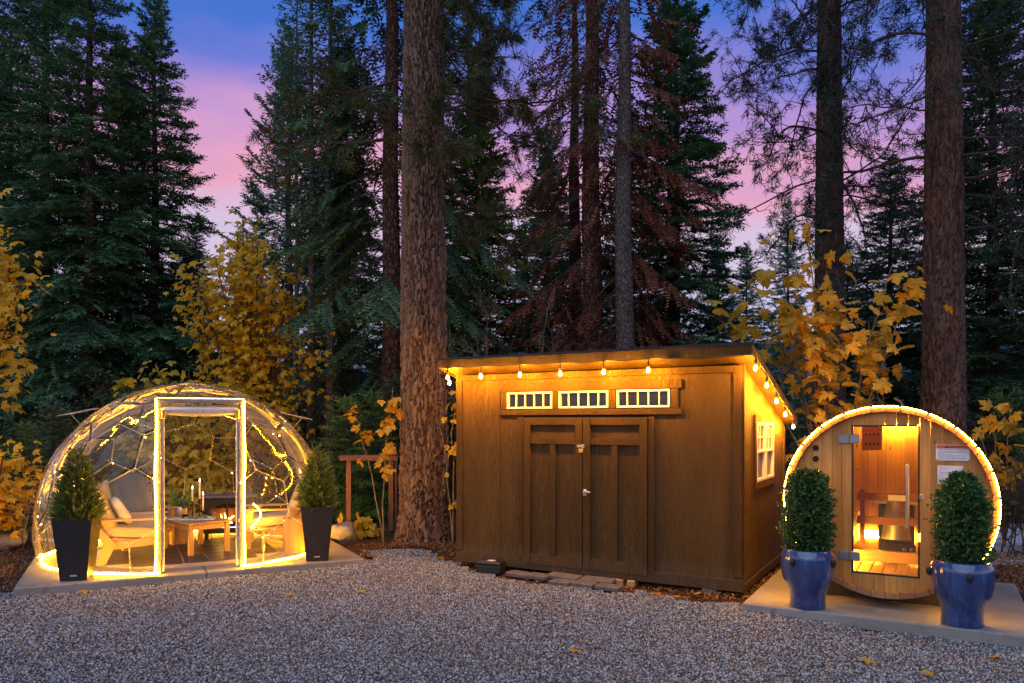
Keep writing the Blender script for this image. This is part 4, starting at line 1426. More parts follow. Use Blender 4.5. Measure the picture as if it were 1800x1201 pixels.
def boxwood(name, loc, label, seed, hgt, wid):
    rng = np.random.default_rng(seed)
    root = empty(name, loc, 0, label, 'shrub', 'clipped boxwoods in blue pots')
    stems, mb = MB(), MB()
    for _ in range(26):
        a = rng.uniform(0, 6.28)
        r_ = wid * .42 * math.sqrt(rng.random())
        h = hgt * rng.uniform(.55, .9)
        t = np.linspace(0, 1, 5)[:, None]
        p = np.array([[0, 0, -.03]]) + t * np.array([[r_ * math.cos(a), r_ * math.sin(a), h]]) + rng.normal(0, .012, (5, 3)) * t
        stems.tube(p, np.linspace(.008, .003, 5), 4, cap=False)
    stems.build('stem', m_branch, root)
    n = 4400
    z = rng.random(n) ** .9
    env = wid / 2 * np.clip(1 - np.abs((z - .42 - .03 * math.sin(seed)) / .60) ** 2.0, .03, 1) ** .55
    a = rng.uniform(0, 6.283, n)
    lump = .93 + .09 * np.sin(a * 2 + z * 7 + seed) + .06 * np.sin(a * 7 - z * 13 + seed) + rng.normal(0, .12, n)
    rad = env * lump * (1 - .75 * rng.random(n) ** 1.5)
    zz = z * hgt * (1 + .05 * np.sin(a * 4 + seed)) + .01
    P = np.stack([rad * np.cos(a), rad * np.sin(a), zz], -1)
    out = unit(np.stack([np.cos(a), np.sin(a), np.full(n, .5) + z], -1) + rng.normal(0, .3, (n, 3)))
    # sprigs: each a stalk with pairs of small oval leaves
    V0 = np.array([[0, 0, 0], [.32, .45, .05], [0, 1, 0], [-.32, .45, .05]])
    Vs, ts = [], []
    for k in range(4):
        y = unit(out + rng.normal(0, .75, (n, 3)))
        x = unit(np.cross(y, rng.normal(0, 1, (n, 3))))
        zv = np.cross(x, y)
        S = rng.uniform(.021, .037, n)
        base = P + out * (k * .008)
        Fr = np.stack([x, y, zv], -1)
        Vs.append(np.einsum('nij,kj->nki', Fr, V0) * S[:, None, None] + base[:, None])
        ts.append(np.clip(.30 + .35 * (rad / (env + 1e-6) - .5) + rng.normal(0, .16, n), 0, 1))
    V = np.concatenate(Vs)
    T = np.concatenate(ts)
    F = (np.array([[0, 1, 2, 3]])[None] + (np.arange(len(V)) * 4)[:, None, None]).reshape(-1, 4)
    mb.add(V.reshape(-1, 3), F, 0, False, np.repeat(T, 4))
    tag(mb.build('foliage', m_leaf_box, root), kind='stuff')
    return root

def blue_pot(loc, rz, label):
    o = empty('blue_pot', loc, rz, label, 'pot', 'blue glazed pots on the sauna slab')
    prof = [(0, .0), (.162, .0), (.168, .012), (.163, .06), (.163, .12), (.172, .165), (.198, .215), (.226, .27), (.240, .34), (.247, .42), (.247, .49), (.240, .525), (.226, .548), (.222, .558), (.212, .566), (.200, .56), (.195, .53), (.20, .49)]
    MB().lathe(prof, 44).build('body', m_glaze, o)
    MB().lathe([(0, .505), (.12, .50), (.203, .495)], 20).build('soil', m_soil_pot, o)
    for k in range(4):
        a = R(-70 + 90 * k)
        h = MB().soft((0, 0, 0), (.055, .05, .06), .8, (10, 7)).box((.0, 0, -.03), (.03, .03, .03), .008)
        h.build('lug', m_iron, o, (.262 * math.cos(a), .262 * math.sin(a), .46), (0, 0, a))
    return o
PB1, PB2 = (2.86, 7.23), (3.975, 6.60)
blue_pot((*PB1, .10), .3, 'blue glazed pot between the shed corner and the sauna door')
blue_pot((*PB2, .10), .9, 'blue glazed pot below the warning sign on the sauna')
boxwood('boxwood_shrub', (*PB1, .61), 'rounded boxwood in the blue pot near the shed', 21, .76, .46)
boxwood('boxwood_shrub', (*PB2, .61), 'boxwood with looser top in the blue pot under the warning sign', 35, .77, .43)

def tall_planter(loc, rz, label):
    o = empty('tall_planter', loc, rz, label, 'planter', 'tall black planters flanking the dome')
    w0, w1, h = .135, .205, .70
    mb = MB()
    def ring(w, z): return [(-w, -w, z), (w, -w, z), (w, w, z), (-w, w, z)]
    V = ring(w0, 0) + ring(w1, h) + ring(w1 - .02, h) + ring(w1 - .03, h - .10)
    F = [(3, 2, 1, 0)]
    for a in (0, 4, 8):
        for k in range(4):
            F.append((a + k, a + (k + 1) % 4, a + 4 + (k + 1) % 4, a + 4 + k))
    mb.add(V, F)
    mb.build('body', m_planter, o)
    MB().box((0, 0, h - .085), (2 * w1 - .06, 2 * w1 - .06, .02)).build('soil', m_soil_pot, o)
    MB().box((.0, -w0 - .0095, .05), (.07, .006, .025), .002).build('badge', m_steel, o, None, (R(-5.5), 0, 0))
    return o

def cypress(loc, label, seed, hgt, wid):
    rng = np.random.default_rng(seed)
    root = empty('potted_conifer', loc, 0, label, 'conifer', 'small conifers in black planters')
    MB().tube([(0, 0, -.08), (.01, 0, hgt * .5), (0, .01, hgt * .92)], [.02, .014, .004], 7).build('trunk', m_branch, root)
    mb = MB()
    n = 1700
    z = 1 - np.sqrt(rng.random(n))
    z = np.clip(z * 1.02, 0, .99)
    a = rng.uniform(0, 6.283, n)
    env = wid / 2 * (1 - z) ** .8 * np.clip(.70 + z * 2.2, 0, 1) + .015
    rad = env * (1 - .6 * rng.random(n) ** 1.6) * (1 + .12 * np.sin(a * 4 + z * 11 + seed))
    P = np.stack([rad * .86 * np.cos(a), rad * .86 * np.sin(a), z * hgt], -1)
    D = unit(np.stack([np.cos(a), np.sin(a), rng.uniform(.35, 1.5, n)], -1) + rng.normal(0, .25, (n, 3)))
    Ln = rng.uniform(.06, .14, n) * (1.15 - .45 * z)
    fronds(mb, P, D, unit(rng.normal(0, 1, (n, 3))), Ln, rng, (.018, .034), .009, .016, 0, .45, .8, .2)
    tag(mb.build('foliage', m_cypress, root), kind='stuff')
    return root
PP1, PP2 = (-4.96, 8.53), (-2.53, 9.72)
tall_planter((*PP1, .10), R(14), 'tall black planter on the slab corner near the lounge chair')
tall_planter((*PP2, .10), R(14), 'tall black planter on the slab corner near the boulder')
cypress((*PP1, .73), 'cone shaped green conifer planted before the lounge chair side of the dome', 4, .86, .50)
cypress((*PP2, .73), 'cone shaped green conifer planted near the boulder side of the dome', 9, .84, .48)

# ------------------------------------------------------------------ dome
slab('dome_slab', (-5.35, 8.01, 0), R(27.4), 3.86, 3.95, .10, '', (1.93,))
dome = empty('garden_dome', (DM[0], DM[1], .10), DM[2], 'clear vinyl garden dome with a hexagon frame and open doorway', 'dome')
DR, DZ = 1.855, .477               # radius, height of its centre over the slab
DY, DWX, DTOP = -1.585, .46, 2.01  # doorway plane, half width, height
phi = (1 + 5 ** .5) / 2
iv = unit(np.array([(0, s1, s2 * phi) for s1 in (-1, 1) for s2 in (-1, 1)] + [(s1, s2 * phi, 0) for s1 in (-1, 1) for s2 in (-1, 1)] + [(s2 * phi, 0, s1) for s1 in (-1, 1) for s2 in (-1, 1)]))
itri = [(a, b, c) for a in range(12) for b in range(a + 1, 12) for c in range(b + 1, 12) if all(abs(np.linalg.norm(iv[p] - iv[q_]) - 1.0515) < .01 for p, q_ in ((a, b), (b, c), (a, c)))]
gv, gkey, gt = [], {}, []
def gid(p):
    p = p / np.linalg.norm(p)
    k = tuple(np.round(p, 4) + 0.0)
    if k not in gkey:
        gkey[k] = len(gv)
        gv.append(p)
    return gkey[k]
FQ = 3
for a, b, c in itri:
    def pt(i_, j_): return gid((iv[a] * (FQ - i_ - j_) + iv[b] * i_ + iv[c] * j_) / FQ)
    for i_ in range(FQ):
        for j_ in range(FQ - i_):
            gt.append((pt(i_, j_), pt(i_ + 1, j_), pt(i_, j_ + 1)))
            if i_ + j_ < FQ - 1:
                gt.append((pt(i_ + 1, j_), pt(i_ + 1, j_ + 1), pt(i_, j_ + 1)))
gv = np.array(gv)
rotM = np.array(Matrix.Rotation(R(11), 3, 'Z') @ Matrix.Rotation(R(31.7), 3, 'X'))
gv = gv @ rotM.T
tc_ = unit(np.array([gv[list(t)].mean(0) for t in gt])) * DR + np.array([0, 0, DZ])
v2t = {}
for k, t in enumerate(gt):
    for v in t:
        v2t.setdefault(v, []).append(k)
def clip(poly, axis, val, keep_less):
    out = []
    for k in range(len(poly)):
        p, q_ = poly[k], poly[(k + 1) % len(poly)]
        ip = (p[axis] <= val) == keep_less
        iq = (q_[axis] <= val) == keep_less
        if ip:
            out.append(p)
        if ip != iq:
            out.append(p + (q_ - p) * (val - p[axis]) / (q_[axis] - p[axis]))
    return out
rngd = np.random.default_rng(12)
def panel(poly, bulge=.018):
    poly = [np.array(p) for p in poly]
    c = sum(poly) / len(poly)
    nrm = unit(c - np.array([0, 0, DZ]))
    ctr = np.array([0, 0, DZ])
    n = len(poly)
    V = [ctr + unit(c - ctr) * (DR + bulge)]
    for f_ in (.5, .93):
        for k in range(n):
            for h in (0, .5):
                p = poly[k] + (poly[(k + 1) % n] - poly[k]) * h
                q_ = c + (p - c) * f_
                rr_ = DR + bulge * (1 - f_ ** 2) + rngd.normal(0, .004) * (f_ < .9)
                dd = np.linalg.norm(q_ - ctr)
                V.append(ctr + (q_ - ctr) / dd * max(dd, dd + (rr_ - dd) * .9))
    m = 2 * n
    F = [(0, 1 + k, 1 + (k + 1) % m) for k in range(m)]
    F += [(1 + k, 1 + m + k, 1 + m + (k + 1) % m, 1 + (k + 1) % m) for k in range(m)]
    MB().add(V, F, 0, True).build('vinyl_panel', m_film_top if c[2] > 1.62 else m_film, dome)
for v, tl in v2t.items():
    ctr = gv[v] * DR + np.array([0, 0, DZ])
    if ctr[2] < -.30:
        continue
    e1 = unit(np.cross(gv[v], [.3, .5, .81]))
    e2 = np.cross(gv[v], e1)
    tl = sorted(tl, key=lambda k: math.atan2((tc_[k] - ctr) @ e2, (tc_[k] - ctr) @ e1))
    poly = clip([tc_[k] for k in tl], 2, 0.0, False)
    if len(poly) < 3:
        continue
    if ctr[1] < 0 and min(p[0] for p in poly) < DWX and max(p[0] for p in poly) > -DWX and min(p[2] for p in poly) < DTOP:
        for pc_ in (clip(poly, 0, -DWX, True), clip(poly, 0, DWX, False), clip(clip(clip(poly, 0, -DWX, False), 0, DWX, True) if len(clip(poly, 0, -DWX, False)) > 2 else [], 2, DTOP, False)):
            if len(pc_) > 2:
                a_ = sum(np.linalg.norm(np.cross(pc_[k] - pc_[0], pc_[k + 1] - pc_[0])) for k in range(1, len(pc_) - 1)) / 2
                if a_ > .004:
                    panel(pc_)
    else:
        panel(poly)
# the hexagon frame: struts between neighbouring triangle centres
e2t = {}
for k, t in enumerate(gt):
    for p, q_ in ((0, 1), (1, 2), (0, 2)):
        e2t.setdefault(tuple(sorted((t[p], t[q_]))), []).append(k)
nodes = set()
for e, tt in e2t.items():
    a, b = tc_[tt[0]], tc_[tt[1]]
    if a[2] < 0 and b[2] < 0:
        continue
    if a[2] < 0: a = b + (a - b) * (b[2] / (b[2] - a[2]))
    if b[2] < 0: b = a + (b - a) * (a[2] / (a[2] - b[2]))
    def inside_(p): return abs(p[0]) < DWX and p[1] < 0 and p[2] < DTOP
    if inside_(a) and inside_(b):
        continue
    if inside_(a) or inside_(b):
        if inside_(a): a, b = b, a
        lo_, hi_ = 0.0, 1.0
        for _ in range(18):
            m_ = (lo_ + hi_) / 2
            if inside_(a + (b - a) * m_): hi_ = m_
            else: lo_ = m_
        b = a + (b - a) * lo_
    if np.linalg.norm(a - b) < .03:
        continue
    MB().tube([a * .996, b * .996], .006, 6).build('strut', m_strut, dome)
    for p in (a, b):
        nodes.add(tuple(np.round(p * .996, 3)))
hubm = MB().soft((0, 0, 0), (.028, .028, .028), 1.0, (8, 6)).mesh('hub', m_strut)
for p in sorted(nodes):
    inst('hub', hubm, dome, p)
# doorway: two posts, header, rolled-up door, film cheeks that close the gap to the sphere
for s in (-1, 1):
    po = MB().box((s * DWX, DY, DTOP / 2), (.045, .05, DTOP), .008).build('door_post', m_frame_grey, dome)
    MB().box((s * (DWX - .045), DY + .01, DTOP / 2 - .03), (.035, .02, DTOP - .1), .006).build('zip_strip', m_zip, po)
    def sy(z):
        return -math.sqrt(max(.02, DR ** 2 - DWX ** 2 - (z - DZ) ** 2))
    zs_ = np.linspace(.02, DTOP, 12)
    V, F = [], []
    for z in zs_:
        V += [(s * (DWX + .012), DY, z), (s * (DWX + .012), max(sy(z), DY + .002), z)]
    F = [(2 * k, 2 * k + 2, 2 * k + 3, 2 * k + 1) for k in range(11)]
    MB().add(V, F, 0, True).build('side_cheek', m_film, dome)
    MB().tube([(s * (DWX + .012), max(sy(z), DY + .002), z) for z in zs_], .009, 6).build('cheek_tube', m_strut, dome)
    MB().box((s * (DWX - .05), DY - .03, DTOP - .13), (.05, .02, .12), .008).build('tie_strap', m_gold, po)
MB().box((0, DY, DTOP + .03), (2 * DWX + .055, .055, .05), .008).build('door_header', m_frame_grey, dome)
ro = MB()
ro.tube([(-DWX + .05, DY + .015, DTOP - .085), (-.2, DY + .01, DTOP - .095), (.2, DY + .01, DTOP - .095), (DWX - .05, DY + .015, DTOP - .085)], [.052, .06, .06, .052], 12)
ro.build('rolled_door', m_zip, dome)
V = []
for x in np.linspace(-DWX, DWX, 7):
    yb = -math.sqrt(DR ** 2 - x ** 2 - (DTOP + .10 - DZ) ** 2) if DR ** 2 - x ** 2 - (DTOP + .10 - DZ) ** 2 > 0 else -.4
    V += [(x, DY, DTOP + .055), (x, (DY + yb) / 2, DTOP + .10 + .03 * math.cos(x * 3)), (x, yb, DTOP + .10)]
F = []
for k in range(6):
    for h in range(2):
        F.append((3 * k + h, 3 * k + 3 + h, 3 * k + 4 + h, 3 * k + 1 + h))
MB().add(V, F, 0, True).build('porch_roof', m_film_top, dome)
# base ring and propped vents
br = math.sqrt(DR ** 2 - DZ ** 2)
a0 = math.asin(DWX / br)
ra = np.linspace(-math.pi / 2 + a0, 1.5 * math.pi - a0, 90)
MB().tube([(br * math.cos(a), br * math.sin(a), .012) for a in ra], .014, 6).build('base_ring', m_strut, dome)
for s, az, el in ((-1, R(188), R(52)), (1, R(-14), R(50))):
    c = np.array([math.cos(az) * math.cos(el), math.sin(az) * math.cos(el), math.sin(el)])
    p = c * (DR + .03) + np.array([0, 0, DZ])
    t_ = unit(np.array([c[0], c[1], 0.0]))
    sd_ = np.array([-t_[1], t_[0], 0])
    up_ = t_ * .96 + np.array([0, 0, -.22])
    V = [p + sd_ * x + up_ * y for x, y in ((-.22, 0), (.22, 0), (.25, .34), (0, .44), (-.25, .34))]
    vt = MB().add(V, [(0, 1, 2, 3, 4)]).build('vent_flap', m_film, dome)
    MB().tube([V[0], V[1], V[2], V[3], V[4], V[0]], .008, 5).build('flap_frame', m_strut, vt)
    MB().tube([p + up_ * .3, p - np.array([0, 0, .36]) + t_ * .05], .006, 5).build('prop_rod', m_strut, vt)

# light strips on the dome
led = empty('light_strip', (DM[0], DM[1], .10), DM[2], 'bright amber light strip round the dome base and doorway', 'light strip')
for s in (-1, 1):
    zz = np.linspace(.02, DTOP + .05, 24)
    MB().tube([(s * (DWX + .034) + .006 * math.sin(z * 5 + s), DY - .030, z) for z in zz], .0075, 6).build('upright_tube', m_led, led)
MB().tube([(x, DY - .030, DTOP + .062) for x in np.linspace(-DWX - .03, DWX + .03, 8)], .0015, 6).build('header_tube', m_fairy, led)
MB().tube([(br * .985 * math.cos(a), br * .985 * math.sin(a), .030 + .004 * math.sin(a * 17)) for a in ra], .0105, 6).build('base_tube', m_led, led)
# fairy lights strung along the frame inside
fl = empty('fairy_lights', (DM[0], DM[1], .10), DM[2], 'tiny warm fairy lights on a wire along the dome frame', 'fairy lights')
wr = MB()
fpts = []
nl_ = sorted(nodes, key=lambda p: (math.atan2(p[1], p[0]), p[2]))
for k, p in enumerate(nl_):
    if k % 3 == 0 and .25 < p[2] < 1.75:
        q_ = np.array([0, 0, DZ]) + (np.array(p) - np.array([0, 0, DZ])) * .975
        fpts.append(q_)
for e_, tt in e2t.items():
    a, b = tc_[tt[0]], tc_[tt[1]]
    if min(a[2], b[2]) > .1 and max(a[2], b[2]) < 1.8 and not (abs(a[0]) < DWX + .02 and a[1] < 0) and not (abs(b[0]) < DWX + .02 and b[1] < 0):
        ctr_ = np.array([0, 0, DZ])
        wr.tube([ctr_ + (a - ctr_) * .985, ctr_ + (b - ctr_) * .985], .0012, 3, cap=False)
wr.build('wire', m_steel, fl)
fbm = MB().soft((0, 0, 0), (.015, .015, .018), 1.0, (8, 6)).mesh('fairy_bulb', m_fairy)
for p in fpts:
    inst('fairy_bulb', fbm, fl, tuple(p))

# ------------------------------------------------------------------ inside the dome
FZ = .10
tf = empty('tile_floor', (DM[0], DM[1], FZ), DM[2], 'dark square floor tiles with pale joints inside the dome', 'floor tiles')
MB().lathe([(0, .004), (1.30, .004), (1.30, .0)], 40).build('joint_bed', simple('pale_grout', (.30, .24, .18), .8), tf)
tlm = MB().box((0, 0, .009), (.288, .288, .012), .003).mesh('tile', m_tile)
for i_ in range(-5, 6):
    for j_ in range(-5, 6):
        if math.hypot(i_ * .30, j_ * .30) < 1.16:
            inst('tile', tlm, tf, (i_ * .30, j_ * .30, 0), (0, 0, 0))

def lounge_chair(loc, rz, label):
    """faces local +x"""
    o = empty('lounge_chair', loc, rz, label, 'lounge chair', 'cushioned lounge chairs inside the dome')
    for s in (-1, 1):
        y = s * .34
        MB().prism([(.33, 0), (.41, 0), (.40, .54), (.30, .54)], y - .02, y + .02, 1).build('front_leg', m_teak_z, o)
        MB().prism([(-.34, 0), (-.25, 0), (-.14, .26), (-.42, .60), (-.50, .58), (-.27, .26)], y - .02, y + .02, 1).build('back_leg', m_teak_z, o)
        MB().box((-.04, y, .555), (.98, .095, .028), .006).build('armrest', m_teak, o)
        MB().box((.06, y - s * .033, .25), (.62, .026, .10), .005, rot=Matrix.Rotation(R(-5), 3, 'Y')).build('side_rail', m_teak, o)
    MB().box((.36, 0, .26), (.026, .63, .10), .005).build('front_rail', m_teak, o)
    for k in range(5):
        MB().box((-.40, -.25 + .125 * k, .60), (.02, .085, .70), .005, rot=Matrix.Rotation(R(-24), 3, 'Y')).build('back_slat', m_teak_z, o)
    MB().box((.02, 0, .30), (.62, .60, .02), .003, rot=Matrix.Rotation(R(5), 3, 'Y')).build('seat_board', m_teak, o)
    MB().soft((.05, 0, .385), (.70, .62, .15), .32, (28, 12), Matrix.Rotation(R(5), 3, 'Y')).build('seat_cushion', m_cushion, o)
    MB().soft((-.30, 0, .68), (.17, .62, .62), .36, (24, 14), Matrix.Rotation(R(-22), 3, 'Y')).build('back_cushion', m_cushion, o)
    return o
C1 = (-4.98, 9.74, FZ)
lounge_chair(C1, R(24), 'lounge chair seen side-on behind the tall planter, cream pillow on its seat')
C2 = (-5.42, 10.78, FZ)
lounge_chair(C2, R(-38), 'lounge chair with a grey-green blanket over its back')
C3 = (-3.42, 10.85, FZ)
lounge_chair(C3, R(196), 'lounge chair beside the tall stump with a bare tan back cushion')
pw = MB().soft((0, 0, 0), (.13, .44, .40), .62, (24, 14), None, 0, .35)
c, s = math.cos(R(24)), math.sin(R(24))
pwo = empty('throw_pillow', (C1[0] + c * -.10 - s * .02, C1[1] + s * -.10 + c * .02, FZ + .63), R(24), 'cream throw pillow with dark stitched edge on the side-on lounge chair', 'pillow')
o = pw.build('cover', m_pillow, pwo, None, (0, R(-30), R(8)))
sb = MB()
for k in range(22):
    a = k / 22 * 6.283
    sb.box((.0, .205 * np.sign(math.cos(a)) * abs(math.cos(a)) ** .62, .185 * np.sign(math.sin(a)) * abs(math.sin(a)) ** .62), (.03, .016, .016), .003)
sb.build('stitching', m_ink, pwo, None, (0, R(-30), R(8)))
# blanket draped over the back of the second chair
bl = []
ny, nt = 15, 16
for k in range(nt):
    t = k / (nt - 1)
    for j_ in range(ny):
        y = -.27 + .54 * j_ / (ny - 1)
        w = .012 * math.sin(j_ * 1.9 + k * .4) + .01 * math.sin(j_ * .9)
        if t < .72:
            s_ = t / .72
            x, z = -.085 - .235 * s_, .44 + .58 * s_
            x += .03 * math.sin(s_ * 3.14)
            bl.append((x + w + .02, y, z))
        else:
            s_ = (t - .72) / .28
            bl.append((-.32 - .20 * min(1, s_ * 1.5) - w, y, 1.035 - .40 * max(0, s_ - .25) + .012 * math.sin(s_ * 6)))
F = [(k * ny + j_, k * ny + j_ + 1, (k + 1) * ny + j_ + 1, (k + 1) * ny + j_) for k in range(nt - 1) for j_ in range(ny - 1)]
bo = MB().add(bl, F, 0, True).build('blanket', m_blanket, None, C2, (0, 0, R(-38)))
md = bo.modifiers.new('thick', 'SOLIDIFY'); md.thickness = .016
tag(bo, 'grey-green blanket draped over a lounge chair back', 'blanket')

tb = empty('coffee_table', (-4.40, 10.40, FZ), R(137), 'square-legged wooden coffee table set with food and candles', 'table')
TW, TD_ = .92, .60
for k in range(5):
    MB().box((0, -TD_ / 2 + TD_ / 5 * (k + .5), .43), (TW, TD_ / 5 - .004, .025), .004).build('top_board', m_teak, tb)
for x in (-1, 1):
    for y in (-1, 1):
        MB().box((x * (TW / 2 - .05), y * (TD_ / 2 - .05), .208), (.06, .06, .416), .006).build('leg', m_teak_z, tb)
for y in (-1, 1):
    MB().box((0, y * (TD_ / 2 - .05), .375), (TW - .17, .022, .07), .004).build('apron', m_teak, tb)
for x in (-1, 1):
    MB().box((x * (TW / 2 - .05), 0, .375), (.022, TD_ - .17, .07), .004).build('apron', m_teak_z, tb)
TT = FZ + .4425
def on_table(x, y): # in metres across the picture and away from the camera
    return (-4.40 + x, 10.40 + y, TT)
def log_stump(loc, r_, h, label, seed):
    o = empty('log_stump', loc, seed, label, 'stump', 'log stumps used as side tables in the dome')
    rg_ = np.random.default_rng(seed)
    n = 26
    a = np.arange(n) * 6.283 / n
    lob = 1 + .04 * np.sin(a * 3 + seed) + .02 * np.sin(a * 7) + rg_.normal(0, .008, n)
    V = np.concatenate([np.stack([r_ * k * lob * np.cos(a), r_ * k * lob * np.sin(a), np.full(n, z)], -1) for z, k in ((0, 1.06), (h * .3, 1.0), (h * .97, .98), (h, .95))])
    F = [(k * n + j_, k * n + (j_ + 1) % n, (k + 1) * n + (j_ + 1) % n, (k + 1) * n + j_) for k in range(3) for j_ in range(n)]
    MB().add(V, F, 0, True).build('side', m_stump, o)
    MB().add(V[-n:] + np.array([0, 0, .001]), [list(range(n))]).build('cut_face', m_teak, o)
    return o
log_stump((-4.93, 11.05, FZ), .19, .42, 'log stump behind the coffee table between the blanket chair and the fireplace', 1)
log_stump((-3.02, 10.42, FZ), .17, .46, 'tall log stump next to the planter by the boulder', 2)

# fireplace stove
st = empty('fireplace_stove', (-4.33, 11.45, FZ), R(12), 'black fireplace stove with arched glass doors and a burning fire', 'fireplace')
SWd, SH_, SDp = .74, .68, .36
b = MB()
b.box((0, SDp / 2, .40), (SWd - .06, .03, .52), .004)           # back
for s in (-1, 1):
    b.box((s * (SWd / 2 - .045), 0, .40), (.03, SDp, .52), .004)
b.box((0, 0, .135), (SWd - .06, SDp, .03), .004)
b.build('firebox', m_iron, st)
MB().box((0, -.01, SH_ - .02), (SWd + .06, SDp + .07, .035), .008).build('top_plate', simple('slate_top', (.10, .10, .12), .5), st)
# front with an arched opening
aw, ah, az = .27, .17, .40
arc = [(aw * math.cos(t), az + ah * math.sin(t)) for t in np.linspace(0, math.pi, 15)]
fp = []
W2 = SWd / 2 - .01
for (x, z) in arc:
    fp.append(((x, z), (max(-W2, min(W2, x * 1.4)), SH_ - .045)))
V, F = [], []
yf = -SDp / 2
for (i1, o1) in fp:
    V += [(i1[0], yf, i1[1]), (o1[0], yf, o1[1])]
n = len(fp)
F = [(2 * k, 2 * k + 1, 2 * k + 3, 2 * k + 2) for k in range(n - 1)]
k0 = len(V)
V += [(aw, yf, .19), (W2, yf, .19), (-aw, yf, .19), (-W2, yf, .19), (W2, yf, .11), (-W2, yf, .11)]
F += [(k0, k0 + 1, 1, 0), (k0 + 3, k0 + 2, 2 * n - 2, 2 * n - 1), (k0 + 3, k0 + 5, k0 + 4, k0 + 1, k0, k0 + 2)]
fo = MB().add(V, F).build('front', m_iron, st)
md = fo.modifiers.new('thick', 'SOLIDIFY'); md.thickness = .03
MB().tube([(aw * 1.02, yf - .012, .19)] + [(x * 1.02, yf - .012, z) for x, z in arc] + [(-aw * 1.02, yf - .012, .19)], .013, 6).build('door_frame', m_iron, st)
MB().box((0, yf - .012, .38), (.03, .02, .38), .004).build('door_mullion', m_iron, st)
MB().box((0, .02, .31), (.54, .02, .30)).build('fireback', simple('sooty_brick', (.20, .09, .045), .9, var=.4, scale=12), st, (0, .12, 0))
for s in (-1, 1):
    MB().box((s * (SWd / 2 - .07), -.02, .06), (.06, SDp - .06, .12), .01).build('leg', m_iron, st)
for k in range(4):
    MB().tube([(-.22 + .09 * k, -.06 + .03 * (k % 2), .18 + .02 * k), (.08 + .06 * k, .05 - .03 * k, .20 + .02 * (k % 2))], [.028, .024], 8).build('log', m_bark, st)
fb = MB()
rgf = np.random.default_rng(2)
for k in range(15):
    x = -.20 + .40 * rgf.random()
    h = rgf.uniform(.07, .20) * (1.15 - abs(x) * 1.6)
    fb.tube([(x, -.02 + rgf.normal(0, .03), .19), (x + rgf.normal(0, .012), -.02, .19 + h * .35), (x + rgf.normal(0, .02), -.02, .19 + h * .7), (x + rgf.normal(0, .03), -.02, .19 + h)], [.014, .018, .011, .001], 7)
fb.build('flame', m_flame, st)
eb = MB()
for k in range(26):
    eb.box((-.23 + .46 * rgf.random(), -.05 + .1 * rgf.random(), .175), (.035, .03, .022), .005)
eb.build('ember', m_ember, st)
MB().box((.06, -.06, .185), (.30, .006, .012)).build('blue_flame', m_blue_flame, st)

# on the table
bt = empty('wine_bottle', on_table(-.13, -.05), 0, 'dark wine bottle with a gold label on the coffee table', 'bottle')
MB().lathe([(0, 0), (.037, 0), (.039, .01), (.039, .19), (.034, .215), (.018, .245), (.014, .26), (.014, .30), (.016, .302), (.016, .315), (0, .316)], 20).build('glass', m_bottle, bt)
MB().lathe([(.0396, .07), (.0396, .15)], 20).build('paper_label', m_gold, bt)
for k, (x, y, hs, hc, lb) in enumerate(((-.08, .08, .235, .17, 'shorter taper candle behind the wine bottle'), (.03, .06, .27, .235, 'tallest taper candle in the middle of the coffee table'), (.11, -.02, .115, .215, 'taper candle in the lowest holder next to the food board'))):
    cd = empty('taper_candle', on_table(x, y), 0, lb, 'candle', 'lit taper candles on the coffee table')
    MB().lathe([(0, 0), (.035, 0), (.035, .006), (.008, .012), (.006, hs * .5), (.009, hs * .55), (.006, hs * .6), (.008, hs - .02), (.018, hs - .01), (.016, hs), (0, hs)], 14).build('holder', m_black if k == 0 else m_iron, cd)
    MB().lathe([(0, hs), (.012, hs), (.012, hs + hc), (0, hs + hc + .002)], 12).build('wax', m_wax, cd)
    MB().lathe([(.001, hs + hc + .004), (.007, hs + hc + .014), (.005, hs + hc + .028), (.0005, hs + hc + .05)], 8).build('flame', m_flame_core, cd)
tr = empty('serving_board', on_table(.08, -.14), R(8), 'pale serving board of fruit and cheese on the coffee table', 'board')
MB().box((0, 0, .012), (.46, .20, .022), .010).build('board', m_pillow, tr)
cols = [('red_fruit', (.35, .02, .015)), ('dark_berry', (.05, .008, .02)), ('pale_cheese', (.72, .58, .30)), ('cracker', (.50, .30, .12)), ('green_grape', (.20, .28, .05))]
cm = {n_: MB().soft((0, 0, 0), (1, 1, .8), .9, (9, 6)).mesh(n_, simple(n_ + '_skin', c_, .45)) for n_, c_ in cols}
rgt = random.Random(8)
for k in range(46):
    n_ = cols[min(4, int(rgt.random() * 5))][0]
    s_ = rgt.uniform(.018, .036)
    inst(n_, cm[n_], tr, (rgt.uniform(-.2, .2), rgt.uniform(-.075, .075), .023 + s_ * .4), (0, 0, rgt.uniform(0, 3)), (s_, s_, s_))
sb2 = MB().box((0, 0, .01), (.16, .14, .02), .004).build('napkin', m_pillow, None, on_table(-.26, -.08), (0, 0, R(30)))
tag(sb2, 'small folded pale napkin at the corner of the coffee table', 'napkin')
for k, (x, y, lb) in enumerate(((.20, .04, 'small wine glass next to the lowest candle'), (.25, -.03, 'small wine glass nearest the table end'))):
    gl = MB().lathe([(0, 0), (.028, 0), (.028, .003), (.004, .008), (.004, .06), (.022, .075), (.028, .10), (.023, .125)], 14).build('wine_glass', m_door_glass, None, on_table(x, y))
    tag(gl, lb, 'glass', 'wine glasses on the coffee table')
